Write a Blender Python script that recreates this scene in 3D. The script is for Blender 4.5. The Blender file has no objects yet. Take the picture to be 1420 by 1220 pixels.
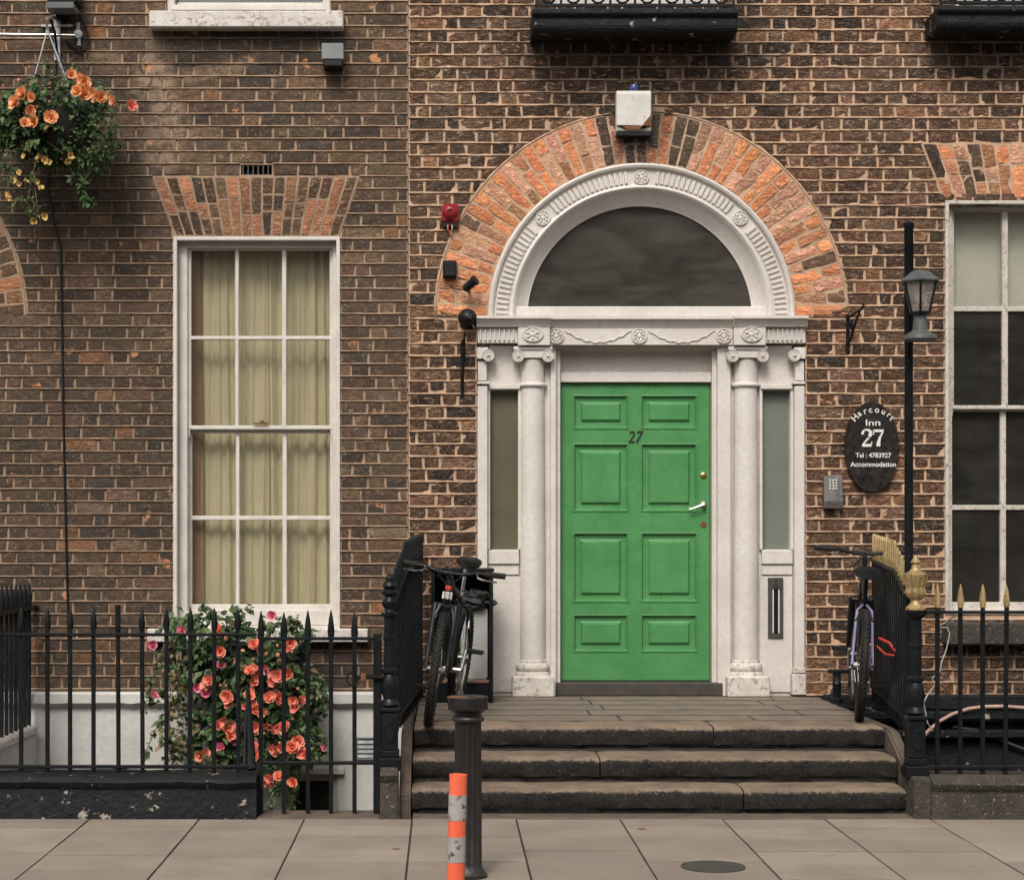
import bpy, bmesh, math, random
from mathutils import Vector, Matrix, Euler, noise
from mathutils.geometry import tessellate_polygon
R = math.radians
rng = random.Random(27)
scene = bpy.context.scene
col = scene.collection

# ------------------------------------------------------------------ camera
cam_d = bpy.data.cameras.new('camera')
cam = bpy.data.objects.new('camera', cam_d); col.objects.link(cam)
cam.location = (0, -12.75, 1.55)
cam.rotation_euler = (R(90), 0, 0)
cam_d.sensor_fit = 'HORIZONTAL'; cam_d.sensor_width = 36
cam_d.lens = 36 * 2550 / 1420
cam_d.shift_x = (710 - 615) / 1420
cam_d.shift_y = (740 - 610) / 1420
cam_d.clip_end = 500
scene.camera = cam

# ------------------------------------------------------------------ daylight (overcast)
SUN_EL, SUN_AZ = 48, 196          # azimuth measured from +Y clockwise: 180 is straight behind the camera
world = bpy.data.worlds.new('World'); scene.world = world; world.use_nodes = True
wn = world.node_tree; wn.nodes.clear()
sky = wn.nodes.new('ShaderNodeTexSky'); sky.sky_type = 'NISHITA'; sky.sun_disc = False
sky.sun_elevation = R(SUN_EL); sky.sun_rotation = R(SUN_AZ); sky.dust_density = 4; sky.ozone_density = 1
hs = wn.nodes.new('ShaderNodeHueSaturation'); hs.inputs['Saturation'].default_value = 0.22   # cloud cover: grey sky
bg = wn.nodes.new('ShaderNodeBackground'); bg.inputs['Strength'].default_value = 0.125
wo = wn.nodes.new('ShaderNodeOutputWorld')
wn.links.new(sky.outputs[0], hs.inputs['Color']); wn.links.new(hs.outputs[0], bg.inputs[0]); wn.links.new(bg.outputs[0], wo.inputs[0])
sun_d = bpy.data.lights.new('sun', 'SUN'); sun_d.energy = 1.5; sun_d.angle = R(18); sun_d.color = (1, .95, .88)
sun = bpy.data.objects.new('sun', sun_d); col.objects.link(sun)
_az = R(SUN_AZ)
_dir = Vector((math.sin(_az) * math.cos(R(SUN_EL)), math.cos(_az) * math.cos(R(SUN_EL)), math.sin(R(SUN_EL))))
sun.rotation_euler = _dir.to_track_quat('Z', 'Y').to_euler()
vs = scene.view_settings
vs.view_transform = 'Standard'; vs.look = 'None'; vs.exposure = 0.62; vs.gamma = 1; vs.use_curve_mapping = False
scene.cycles.max_bounces = 8; scene.cycles.transparent_max_bounces = 12
scene.cycles.use_denoising = True

# ------------------------------------------------------------------ helpers
def ex(p): return (p - 615) / 200.0        # elevation drawing of the facade: 200 units to the metre
def ez(p): return (1050 - p) / 200.0

class MB:
    """collects shapes; build() links them as ONE mesh object"""
    def __init__(s): s.v = []; s.f = []; s.c = []; s.mi = []; s.cur = (1, 1, 1, 1); s.m = 0
    def vert(s, p):
        s.v.append(tuple(p)); s.c.append(s.cur); return len(s.v) - 1
    def face(s, *ids): s.f.append(tuple(ids)); s.mi.append(s.m)
    def box(s, x0, x1, y0, y1, z0, z1):
        i = len(s.v)
        for z in (z0, z1):
            for x, y in ((x0, y0), (x1, y0), (x1, y1), (x0, y1)): s.vert((x, y, z))
        for q in ((0, 3, 2, 1), (4, 5, 6, 7), (0, 1, 5, 4), (1, 2, 6, 5), (2, 3, 7, 6), (3, 0, 4, 7)): s.face(*[i + k for k in q])
        return s
    def prism(s, poly, lo, hi, plane='xz'):
        n = len(poly); i = len(s.v)
        def pt(a, b, t): return {'xz': (a, t, b), 'yz': (t, a, b), 'xy': (a, b, t)}[plane]
        for t in (lo, hi):
            for a, b in poly: s.vert(pt(a, b, t))
        s.face(*[i + k for k in range(n)][::-1]); s.face(*[i + n + k for k in range(n)])
        for k in range(n): s.face(i + k, i + (k + 1) % n, i + n + (k + 1) % n, i + n + k)
        return s
    def holed(s, outer, holes, y0, y1):
        """slab in the xz plane with holes, from y0 (front) to y1"""
        loops = [outer] + holes
        if all(len(l) == 4 and len({p[0] for p in l}) == 2 and len({p[1] for p in l}) == 2 for l in loops):
            bb = [(min(p[0] for p in l), max(p[0] for p in l), min(p[1] for p in l), max(p[1] for p in l)) for l in loops]
            X = sorted({v for b in bb for v in b[:2]}); Z = sorted({v for b in bb for v in b[2:]}); nx = len(X)
            i = len(s.v)
            for y in (y0, y1):
                for z in Z:
                    for x in X: s.vert((x, y, z))
            n = nx * len(Z)
            def solid(a, b):
                if not (0 <= a < nx - 1 and 0 <= b < len(Z) - 1): return False
                cx, cz = (X[a] + X[a + 1]) / 2, (Z[b] + Z[b + 1]) / 2
                return not any(h[0] < cx < h[1] and h[2] < cz < h[3] for h in bb[1:])
            for b in range(len(Z) - 1):
                for a in range(nx - 1):
                    if not solid(a, b): continue
                    q = [i + b * nx + a, i + b * nx + a + 1, i + (b + 1) * nx + a + 1, i + (b + 1) * nx + a]
                    s.face(*q); s.face(*[k + n for k in q[::-1]])
                    for (da, db), (u, v) in zip(((0, -1), (1, 0), (0, 1), (-1, 0)), ((0, 1), (1, 2), (2, 3), (3, 0))):
                        if not solid(a + da, b + db): s.face(q[v], q[u], q[u] + n, q[v] + n)
            return s
        tris = tessellate_polygon([[Vector((a, b, 0)) for a, b in l] for l in loops])
        flat = [p for l in loops for p in l]; n = len(flat); i = len(s.v)
        for y in (y0, y1):
            for a, b in flat: s.vert((a, y, b))
        for t in tris:
            s.face(i + t[0], i + t[1], i + t[2]); s.face(i + n + t[2], i + n + t[1], i + n + t[0])
        o = 0
        for l in loops:
            m = len(l)
            for k in range(m):
                a, b = i + o + k, i + o + (k + 1) % m
                s.face(a, b, b + n, a + n)
            o += m
        return s
    def tube(s, pts, r, n=8, closed=False):
        pts = [Vector(p) for p in pts]; m = len(pts); i = len(s.v); up = None
        for k, p in enumerate(pts):
            a = pts[k - 1] if (k > 0 or closed) else p
            b = pts[(k + 1) % m] if (k < m - 1 or closed) else p
            d = (b - a)
            d = d.normalized() if d.length > 1e-9 else Vector((0, 0, 1))
            if up is None: up = d.orthogonal().normalized()
            else:
                up = up - d * up.dot(d)
                up = up.normalized() if up.length > 1e-6 else d.orthogonal().normalized()
            w = d.cross(up); rr = r[k] if isinstance(r, (list, tuple)) else r
            for j in range(n):
                t = 2 * math.pi * j / n
                s.vert(p + up * (math.cos(t) * rr) + w * (math.sin(t) * rr))
        for k in range(m if closed else m - 1):
            for j in range(n):
                a = i + k * n; b = i + ((k + 1) % m) * n
                s.face(a + j, a + (j + 1) % n, b + (j + 1) % n, b + j)
        if not closed:
            s.face(*[i + j for j in range(n)][::-1]); s.face(*[i + (m - 1) * n + j for j in range(n)])
        return s
    def bar(s, a, b, w, d=None):
        """square bar between two points"""
        a, b = Vector(a), Vector(b); t = (b - a).normalized(); d = d or w
        u = t.cross(Vector((0, 1, 0)));
        if u.length < .1: u = t.cross(Vector((1, 0, 0)))
        u.normalize(); v = t.cross(u); i = len(s.v)
        for p in (a, b):
            for x, y in ((-1, -1), (1, -1), (1, 1), (-1, 1)): s.vert(p + u * (x * w / 2) + v * (y * d / 2))
        for q in ((0, 3, 2, 1), (4, 5, 6, 7), (0, 1, 5, 4), (1, 2, 6, 5), (2, 3, 7, 6), (3, 0, 4, 7)): s.face(*[i + k for k in q])
        return s
    def lathe(s, prof, c=(0, 0, 0), n=20, axis='z', flute=None, a0=0, a1=2 * math.pi):
        i = len(s.v); full = abs(a1 - a0 - 2 * math.pi) < 1e-6; m = n if full else n + 1
        for r, z in prof:
            for j in range(m):
                t = a0 + (a1 - a0) * j / n
                q = r * (flute(t, z) if flute else 1)
                a, b = math.cos(t) * q, math.sin(t) * q
                p = {'z': (a, b, z), 'y': (a, z, b), 'x': (z, a, b)}[axis]
                s.vert((c[0] + p[0], c[1] + p[1], c[2] + p[2]))
        for k in range(len(prof) - 1):
            for j in range(n):
                a = i + k * m; b = a + m; jj = (j + 1) % m
                s.face(a + j, a + jj, b + jj, b + j)
        if full:
            if prof[0][0] > 1e-5: s.face(*[i + j for j in range(m)][::-1])
            if prof[-1][0] > 1e-5: s.face(*[i + (len(prof) - 1) * m + j for j in range(m)])
        return s
    def build(s, name, mat, parent=None, bevel=0, smooth=False, seg=1, colors=False, local=None):
        me = bpy.data.meshes.new(name)
        me.from_pydata(s.v, [], s.f)
        mats = mat if isinstance(mat, (list, tuple)) else [mat]
        for q in mats: me.materials.append(q)
        if len(mats) > 1:
            for k, p in enumerate(me.polygons): p.material_index = s.mi[k]
        if colors:
            at = me.color_attributes.new('bc', 'FLOAT_COLOR', 'POINT')
            at.data.foreach_set('color', [x for c in s.c for x in c])
        bm = bmesh.new(); bm.from_mesh(me)
        bmesh.ops.recalc_face_normals(bm, faces=bm.faces)
        if bevel:
            es = [e for e in bm.edges if len(e.link_faces) == 2 and e.calc_face_angle(0) > .5]
            bmesh.ops.bevel(bm, geom=es, offset=bevel, segments=seg, affect='EDGES', clamp_overlap=True)
        bm.to_mesh(me); bm.free()
        if smooth:
            me.polygons.foreach_set('use_smooth', [True] * len(me.polygons))
            if smooth != 'all': me.set_sharp_from_angle(angle=R(40))
        o = bpy.data.objects.new(name, me); col.objects.link(o)
        if parent: par(o, parent)
        return o

LOCAL = set()                       # roots whose parts are built in their own coordinates
def par(o, p):
    o.parent = p
    if p.type == 'EMPTY' and p.name not in LOCAL:
        o.matrix_parent_inverse = Matrix.Translation(-p.location)
def tag(o, label=None, cat=None, group=None, kind=None):
    if label: o['label'] = label
    if cat: o['category'] = cat
    if group: o['group'] = group
    if kind: o['kind'] = kind
    return o
def thing(name, label, cat, loc=(0, 0, 0), group=None, local=False):
    o = bpy.data.objects.new(name, None); col.objects.link(o); o.location = loc; o.empty_display_size = .1
    if local: LOCAL.add(o.name)
    return tag(o, label, cat, group)
def arc(cx, cz, r, a0, a1, n): return [(cx + r * math.cos(R(a0 + (a1 - a0) * k / n)), cz + r * math.sin(R(a0 + (a1 - a0) * k / n))) for k in range(n + 1)]
def rect(x0, x1, z0, z1): return [(x0, z0), (x1, z0), (x1, z1), (x0, z1)]

# ------------------------------------------------------------------ materials
class NT:
    def __init__(s, name):
        s.mat = bpy.data.materials.new(name); s.mat.use_nodes = True; s.t = s.mat.node_tree; s.t.nodes.clear()
        s.out = s.n('ShaderNodeOutputMaterial'); s.pos = s.n('ShaderNodeNewGeometry').outputs['Position']
    def n(s, t, **kw):
        q = s.t.nodes.new(t)
        for k, v in kw.items(): setattr(q, k, v)
        return q
    def put(s, sock, v):
        if hasattr(v, 'links'): s.t.links.new(v, sock)
        else:
            if isinstance(v, tuple) and len(v) == 3 and len(getattr(sock, 'default_value', ())) == 4: v = v + (1,)
            sock.default_value = v
    def noise(s, scale, detail=4, rough=.55, dist=0, vec=None):
        q = s.n('ShaderNodeTexNoise'); s.put(q.inputs['Vector'], vec or s.pos)
        q.inputs['Scale'].default_value = scale; q.inputs['Detail'].default_value = detail
        q.inputs['Roughness'].default_value = rough; q.inputs['Distortion'].default_value = dist
        return q.outputs[0]
    def stretch(s, sc):
        q = s.n('ShaderNodeVectorMath', operation='MULTIPLY'); s.put(q.inputs[0], s.pos); q.inputs[1].default_value = sc; return q.outputs[0]
    def ramp(s, fac, lo, hi, a=0, b=1):
        q = s.n('ShaderNodeMapRange', interpolation_type='SMOOTHSTEP'); s.put(q.inputs[0], fac)
        for k, v in zip((1, 2, 3, 4), (lo, hi, a, b)): s.put(q.inputs[k], v)
        return q.outputs[0]
    def math(s, op, a, b=0.0):
        q = s.n('ShaderNodeMath', operation=op); s.put(q.inputs[0], a); s.put(q.inputs[1], b); return q.outputs[0]
    def mix(s, f, a, b, mode='MIX'):
        q = s.n('ShaderNodeMix', data_type='RGBA', blend_type=mode); s.put(q.inputs[0], f); s.put(q.inputs[6], a); s.put(q.inputs[7], b); return q.outputs[2]
    def bump(s, h, strength, dist, normal=None):
        q = s.n('ShaderNodeBump'); q.inputs['Strength'].default_value = strength; q.inputs['Distance'].default_value = dist
        s.put(q.inputs['Height'], h)
        if normal is not None: s.put(q.inputs['Normal'], normal)
        return q.outputs[0]
    def attr(s, name):
        return s.n('ShaderNodeAttribute', attribute_name=name)
    def bsdf(s, color, rough=.6, metal=0, normal=None, spec=.5, **kw):
        q = s.n('ShaderNodeBsdfPrincipled'); s.put(q.inputs['Base Color'], color); s.put(q.inputs['Roughness'], rough)
        s.put(q.inputs['Metallic'], metal); q.inputs['Specular IOR Level'].default_value = spec
        if normal is not None: s.put(q.inputs['Normal'], normal)
        for k, v in kw.items(): s.put(q.inputs[k.replace('_', ' ')], v)
        return q.outputs[0]
    def done(s, sh): s.put(s.out.inputs['Surface'], sh); return s.mat

def pbr(name, c1, c2=None, rough=.6, metal=0, vscale=6, bump=.2, bscale=60, bdist=.003, spec=.5, chips=None, cscale=25, clo=.62, chi=.68, rvar=.1):
    t = NT(name); c2 = c2 or tuple(x * .75 for x in c1)
    c = t.mix(t.ramp(t.noise(vscale, 5), .3, .7), c1, c2)
    n2 = t.noise(bscale, 5, .6)
    c = t.mix(t.ramp(n2, .35, .75, 0, .35), c, tuple(x * .6 for x in c1))
    r = t.ramp(t.noise(vscale * 2.3, 3), .3, .7, max(.05, rough - rvar), min(1, rough + rvar))
    if chips:
        m = t.ramp(t.noise(cscale, 6, .65), clo, chi)
        c = t.mix(m, c, chips); n2 = t.math('SUBTRACT', n2, m)
    return t.done(t.bsdf(c, r, metal, t.bump(n2, bump, bdist) if bump else None, spec))

def stain_shade_mask(t, zones=None):
    """grime, salt and painted under-sill shade on the facade, each with its own place and outline: (cx, cz, rx, rz, amount)"""
    wob = t.n('ShaderNodeVectorMath', operation='SCALE'); nz = t.n('ShaderNodeTexNoise'); t.put(nz.inputs['Vector'], t.pos); nz.inputs['Scale'].default_value = 2.2; nz.inputs['Detail'].default_value = 4
    sub = t.n('ShaderNodeVectorMath', operation='SUBTRACT'); t.put(sub.inputs[0], nz.outputs[1]); sub.inputs[1].default_value = (.5, .5, .5)
    t.put(wob.inputs[0], sub.outputs[0]); wob.inputs['Scale'].default_value = .55
    ad = t.n('ShaderNodeVectorMath', operation='ADD'); t.put(ad.inputs[0], t.pos); t.put(ad.inputs[1], wob.outputs[0])
    tot = None
    for (px, py, rx, rz, k) in zones or ((345, 62, 175, 34, .8), (95, 215, 140, 160, .55), (885, 75, 230, 75, .75), (1385, 62, 130, 42, .75), (440, 915, 110, 45, .6), (140, 700, 190, 330, .3), (1370, 915, 110, 60, .6), (890, 195, 40, 60, .8), (350, 300, 170, 40, .25)):  # zones under the two lower sills paint sill shade as well as soot
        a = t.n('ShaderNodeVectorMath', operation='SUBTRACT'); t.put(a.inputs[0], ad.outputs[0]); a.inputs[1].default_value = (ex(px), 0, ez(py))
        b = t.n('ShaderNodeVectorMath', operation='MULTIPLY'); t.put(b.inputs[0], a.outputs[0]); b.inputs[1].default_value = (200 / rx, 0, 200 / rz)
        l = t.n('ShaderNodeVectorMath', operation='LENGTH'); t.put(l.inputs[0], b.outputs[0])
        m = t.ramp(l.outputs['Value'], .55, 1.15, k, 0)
        tot = m if tot is None else t.math('MAXIMUM', tot, m)
    return tot

def brick_mat(name, spall, smear, mortar, dark=1.0, flake=.0, inner=(.50, .30, .19)):
    t = NT(name); a = t.attr('bc')
    m1 = t.noise(16, 5, .6, .6); m2 = t.noise(75, 5, .65); big = t.noise(1.1, 3)
    c = t.mix(t.ramp(m1, .38, .68, 0, .75 * dark), a.outputs['Color'], t.mix(.5, a.outputs['Color'], (.03, .025, .02)))
    c = t.mix(t.ramp(m2, .4, .7, 0, .55 * dark), c, (.03, .026, .022))
    c = t.mix(t.ramp(t.noise(34, 6, .7, 1.2), .52, .70, 0, smear), c, mortar)
    c = t.mix(t.ramp(big, .5, .75, 0, .4 * dark), c, (.04, .033, .028))
    c = t.mix(t.math('MULTIPLY', stain_shade_mask(t, PALE), t.ramp(m1, .35, .6)), c, (.33, .235, .165))
    c = t.mix(t.math('MULTIPLY', stain_shade_mask(t), .45 + .4 * dark), c, (.024, .021, .019))
    rag = t.noise(1, 7, .66, .8, t.stretch((17, 17, 42)))
    crack = t.math('MULTIPLY', t.ramp(rag, .36, .46, 1, 0), t.math('MULTIPLY', a.outputs['Alpha'], .7))
    c = t.mix(t.math('MINIMUM', crack, .85), c, (.028, .022, .018))
    fl = t.math('MULTIPLY', t.ramp(t.noise(5.5, 3, .5), .66, .70), t.ramp(m1, .4, .55)); c = t.mix(t.math('MULTIPLY', fl, flake), c, (.55, .24, .11))
    h = t.math('ADD', t.math('MULTIPLY', t.ramp(rag, .42, .6), t.math('MULTIPLY', a.outputs['Alpha'], 1.0)), t.math('MULTIPLY', m2, .35))
    # broken faces show the paler clay inside
    c = t.mix(t.math('MULTIPLY', t.ramp(rag, .52, .66), t.math('MULTIPLY', a.outputs['Alpha'], .62)), c, t.mix(.65, a.outputs['Color'], inner))
    return t.done(t.bsdf(c, .92, 0, t.bump(h, .9, spall), .2))

def mortar_mat(name, c1, c2):
    t = NT(name)
    c = t.mix(t.ramp(t.noise(9, 5, .6), .3, .7), c1, c2)
    c = t.mix(t.ramp(t.noise(55, 5, .7), .45, .75, 0, .6), c, tuple(x * .4 for x in c1))
    c = t.mix(t.math('MULTIPLY', stain_shade_mask(t), .8), c, (.05, .042, .035))
    c = t.mix(t.ramp(t.noise(1.6, 4), .5, .75, 0, .45), c, tuple(x * .35 for x in c1))
    return t.done(t.bsdf(c, .95, 0, t.bump(t.noise(120, 5, .7), .8, .006), .1))

def glass_mat(name, tint, film, filmcol, ripple=.02, gloss=.10):
    """a window pane: see-through, a dust film of its own colour, and a faint wavy reflection"""
    t = NT(name)
    nrm = t.bump(t.noise(2.2, 2), ripple, .05)
    tr = t.n('ShaderNodeBsdfTransparent'); t.put(tr.inputs[0], tint)
    df = t.n('ShaderNodeBsdfDiffuse'); t.put(df.inputs[0], filmcol)
    g = t.n('ShaderNodeBsdfGlossy'); t.put(g.inputs[0], (1, 1, 1)); g.inputs['Roughness'].default_value = .03; t.put(g.inputs['Normal'], nrm)
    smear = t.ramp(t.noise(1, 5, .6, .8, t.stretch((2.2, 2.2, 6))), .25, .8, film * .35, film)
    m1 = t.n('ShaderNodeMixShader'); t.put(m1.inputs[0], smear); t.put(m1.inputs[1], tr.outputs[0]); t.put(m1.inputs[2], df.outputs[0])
    fr = t.n('ShaderNodeLayerWeight'); fr.inputs['Blend'].default_value = .5; sch = t.math('MULTIPLY', t.math('POWER', fr.outputs['Facing'], 5.0), .9)
    m2 = t.n('ShaderNodeMixShader'); t.put(m2.inputs[0], t.math('MINIMUM', t.math('ADD', sch, gloss * .6), 1.0)); t.put(m2.inputs[1], m1.outputs[0]); t.put(m2.inputs[2], g.outputs[0])
    return t.done(m2.outputs[0])

def leaf_mat(name, rough=.5, spread=.5):
    t = NT(name); a = t.attr('bc')
    c = t.mix(t.ramp(t.noise(45, 3), .3, .7, 0, spread), a.outputs['Color'], t.mix(.5, a.outputs['Color'], (.01, .015, .008)))
    b = t.bsdf(c, rough, 0, None, .35)
    tl = t.n('ShaderNodeBsdfTranslucent'); t.put(tl.inputs[0], c)
    m = t.n('ShaderNodeMixShader'); m.inputs[0].default_value = .2; t.put(m.inputs[1], b); t.put(m.inputs[2], tl.outputs[0])
    return t.done(m.outputs[0])

MORT_L, MORT_R = (.42, .285, .19), (.56, .375, .25)
PALE = ((222, 150, 34, 130, .75), (300, 95, 60, 22, .4), (620, 250, 60, 200, .25), (1230, 130, 120, 90, .25), (700, 60, 60, 40, .3))
M = {}
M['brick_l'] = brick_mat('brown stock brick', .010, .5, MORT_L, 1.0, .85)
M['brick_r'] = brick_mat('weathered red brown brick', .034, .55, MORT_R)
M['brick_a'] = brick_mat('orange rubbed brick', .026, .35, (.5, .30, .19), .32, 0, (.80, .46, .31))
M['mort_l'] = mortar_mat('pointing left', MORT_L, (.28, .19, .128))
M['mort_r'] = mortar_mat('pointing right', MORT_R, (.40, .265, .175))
M['white'] = pbr('white gloss paint', (.615, .565, .515), (.535, .485, .435), .45, bump=.25, bscale=30, vscale=3, chips=(.36, .31, .255), cscale=16, clo=.66, chi=.80)
M['white_old'] = pbr('chipped white paint', (.60, .55, .495), (.49, .44, .385), .6, bump=.5, bscale=60, bdist=.005, vscale=9, chips=(.30, .25, .195), cscale=30, clo=.515, chi=.66)
M['frame'] = pbr('sash paint', (.60, .555, .50), (.51, .465, .415), .5, bump=.12, bscale=40, chips=(.32, .28, .23), cscale=26, clo=.68, chi=.76)
M['frame_old'] = pbr('peeling sash paint', (.55, .50, .44), (.43, .38, .32), .6, bump=.4, bscale=50, chips=(.20, .165, .13), cscale=48, clo=.57, chi=.64)
M['render'] = pbr('white rendered basement wall', (.56, .54, .50), (.45, .43, .39), .8, vscale=2.2, bump=.6, bscale=24, bdist=.008, chips=(.28, .25, .21), cscale=9, clo=.66, chi=.76)
M['green'] = pbr('green door paint', (.074, .245, .080), (.062, .212, .070), .36, vscale=3.5, bump=.2, bscale=26, bdist=.002, chips=(.045, .15, .055), cscale=9, clo=.60, chi=.78)
M['black'] = pbr('black gloss ironwork', (.0055, .0065, .0075), (.009, .010, .0105), .42, spec=.2, vscale=9, bump=.4, bscale=70, bdist=.002, chips=(.10, .085, .07), cscale=60, clo=.70, chi=.76)
M['black_wall'] = pbr('black painted masonry', (.0075, .0085, .010), (.013, .014, .015), .6, spec=.2, vscale=6, bump=.9, bscale=26, bdist=.012, chips=(.33, .29, .24), cscale=9, clo=.615, chi=.66)
M['matt_black'] = pbr('matt black plastic', (.006, .0065, .007), (.010, .0105, .011), .5, spec=.25, bump=.1)
M['rubber'] = pbr('tyre rubber', (.012, .0115, .011), (.024, .021, .018), .8, spec=.25, bump=.4, bscale=90)
M['steel'] = pbr('brushed steel', (.55, .54, .52), (.42, .41, .39), .32, metal=1, bump=.06, bscale=90)
M['keypad'] = pbr('brown grey metal', (.20, .18, .165), (.15, .135, .125), .35, metal=.7, bump=.05)
M['alu'] = pbr('dull aluminium', (.36, .36, .35), (.26, .26, .25), .45, metal=.8, bump=.1)
M['brass'] = pbr('brass', (.50, .33, .13), (.32, .21, .09), .35, metal=1, bump=.1)
M['gold'] = pbr('worn gold paint', (.42, .295, .125), (.27, .185, .078), .42, metal=.25, bump=.5, bscale=70, bdist=.003, chips=(.06, .045, .03), cscale=60, clo=.54, chi=.66)
M['granite'] = pbr('worn granite tread', (.135, .098, .070), (.075, .055, .041), .85, vscale=7, bump=.9, bscale=85, bdist=.006, chips=(.25, .195, .145), cscale=110, clo=.58, chi=.66)
M['granite_dark'] = pbr('grimed granite riser', (.014, .013, .0125), (.024, .020, .017), .85, vscale=9, bump=1, bscale=38, bdist=.02, chips=(.13, .10, .075), cscale=70, clo=.58, chi=.68)
M['landing'] = pbr('landing flags', (.19, .15, .11), (.12, .094, .07), .85, vscale=5, bump=.7, bscale=60, bdist=.005, chips=(.33, .29, .24), cscale=110, clo=.68, chi=.73)
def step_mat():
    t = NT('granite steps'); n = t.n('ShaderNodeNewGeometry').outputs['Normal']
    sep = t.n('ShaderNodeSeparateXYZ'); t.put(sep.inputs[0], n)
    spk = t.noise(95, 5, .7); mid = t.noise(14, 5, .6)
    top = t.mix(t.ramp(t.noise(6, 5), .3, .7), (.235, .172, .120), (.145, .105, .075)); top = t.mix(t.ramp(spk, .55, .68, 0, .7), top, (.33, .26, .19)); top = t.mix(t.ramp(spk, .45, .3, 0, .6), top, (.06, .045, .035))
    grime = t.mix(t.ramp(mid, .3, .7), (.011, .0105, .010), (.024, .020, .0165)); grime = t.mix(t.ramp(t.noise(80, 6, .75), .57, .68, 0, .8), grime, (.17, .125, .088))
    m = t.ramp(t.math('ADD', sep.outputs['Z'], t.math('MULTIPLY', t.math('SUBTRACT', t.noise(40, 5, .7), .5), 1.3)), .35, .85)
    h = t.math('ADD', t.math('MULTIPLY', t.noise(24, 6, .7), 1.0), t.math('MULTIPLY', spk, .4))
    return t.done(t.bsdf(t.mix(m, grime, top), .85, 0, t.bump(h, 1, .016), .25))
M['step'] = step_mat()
M['joint'] = pbr('joint filling', (.022, .019, .016), (.034, .029, .024), .95, bump=.6, bscale=80)
M['plinth'] = pbr('dark rough granite', (.060, .047, .036), (.030, .025, .020), .9, vscale=10, bump=1, bscale=60, bdist=.012, chips=(.25, .19, .14), cscale=55, clo=.54, chi=.64)
M['dark'] = pbr('dark interior', (.035, .033, .03), (.03, .028, .025), .9, bump=0)
M['room'] = pbr('room plaster', (.14, .12, .10), (.11, .1, .085), .9, bump=0)
M['curtain'] = pbr('cream curtain cloth', (.52, .455, .30), (.46, .40, .26), .85, vscale=3, bump=.25, bscale=160, bdist=.001)
M['curtain_b'] = pbr('brown curtain cloth', (.26, .15, .075), (.21, .125, .06), .85, bump=.2)
M['blind'] = pbr('roller blind cloth', (.50, .49, .42), (.46, .45, .39), .85, bump=.1)
M['blind_o'] = pbr('olive blind', (.13, .118, .068), (.105, .096, .056), .8, vscale=4, bump=.1)
M['blind_g'] = pbr('grey green blind', (.20, .235, .21), (.18, .215, .19), .8, vscale=3, bump=.1)
M['glass'] = glass_mat('window glass', (.97, .97, .95), .05, (.35, .33, .28))
M['glass_d'] = glass_mat('dusty fanlight glass', (.6, .58, .54), .9, (.078, .071, .060), .03, .07)  # uneven dust film also paints reflected streaks into the pane colour
M['glass_l'] = glass_mat('lantern glass', (.85, .82, .78), .5, (.42, .36, .31), .02, .1)
M['rust'] = pbr('rust', (.20, .075, .028), (.10, .04, .02), .9, bump=.6, bscale=90)
M['red'] = pbr('red plastic', (.26, .012, .014), (.20, .010, .012), .3, bump=.05)
M['blue'] = pbr('blue lamp plastic', (.055, .065, .20), (.05, .06, .17), .25, bump=.05)
M['grey'] = pbr('grey painted metal', (.20, .215, .21), (.155, .165, .16), .5, bump=.1)
M['slate'] = pbr('black polished slate', (.010, .0095, .009), (.032, .026, .022), .3, spec=.4, vscale=22, bump=.25, bscale=90, chips=(.12, .10, .085), cscale=90, clo=.68, chi=.75)
M['letter'] = pbr('white lettering', (.70, .67, .62), (.62, .59, .54), .6, bump=.05)
M['leaf'] = leaf_mat('leaves'); M['petal'] = leaf_mat('petals', .6, .2)
M['stem'] = pbr('plant stems', (.14, .13, .06), (.11, .09, .04), .8)
M['soil'] = pbr('planter', (.02, .018, .015), (.03, .026, .02), .9)
M['orange'] = pbr('fluorescent orange plastic', (.88, .145, .065), (.80, .125, .055), .5, bump=.1, vscale=5)
M['tape'] = pbr('dirty reflective tape', (.40, .37, .33), (.31, .28, .25), .4, vscale=9, bump=.1, chips=(.07, .055, .045), cscale=30, clo=.56, chi=.62)
def slab_mat():
    t = NT('concrete paving'); rnd = t.n('ShaderNodeObjectInfo').outputs['Random']
    c = t.mix(rnd, (.285, .232, .182), (.215, .175, .138))
    c = t.mix(t.ramp(t.noise(2.4, 5), .35, .7, 0, .6), c, (.165, .132, .104)); c = t.mix(t.ramp(t.noise(170, 4, .7), .5, .75, 0, .55), c, (.10, .08, .063)); c = t.mix(t.ramp(t.noise(120, 4, .7, 0, t.stretch((1, 1, 1.7))), .6, .72, 0, .5), c, (.36, .30, .24))
    c = t.mix(t.ramp(t.noise(7, 6, .7, .6), .60, .72, 0, .55), c, (.115, .090, .070)); c = t.mix(t.ramp(t.noise(21, 2, .4), .74, .77, 0, .7), c, (.06, .052, .045))
    return t.done(t.bsdf(c, .82, 0, t.bump(t.noise(150, 5, .7), .5, .003), .3))
M['slab'] = slab_mat()
M['road'] = pbr('asphalt', (.05, .05, .052), (.065, .064, .063), .9, vscale=3, bump=.8, bscale=160, bdist=.006)
M['lamp_grey'] = pbr('weathered lamp paint', (.085, .09, .085), (.05, .053, .05), .55, vscale=20, bump=.4, chips=(.17, .175, .165), cscale=35, clo=.6, chi=.7)
M['iron'] = pbr('manhole iron', (.075, .07, .06), (.055, .05, .045), .6, metal=.4, vscale=15, bump=.6, bscale=90)
M['bollard'] = pbr('dark brown bollard paint', (.015, .0125, .011), (.024, .02, .017), .42, spec=.4, vscale=10, bump=.4, bscale=60, bdist=.002, chips=(.13, .10, .075), cscale=55, clo=.68, chi=.74)
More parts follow.
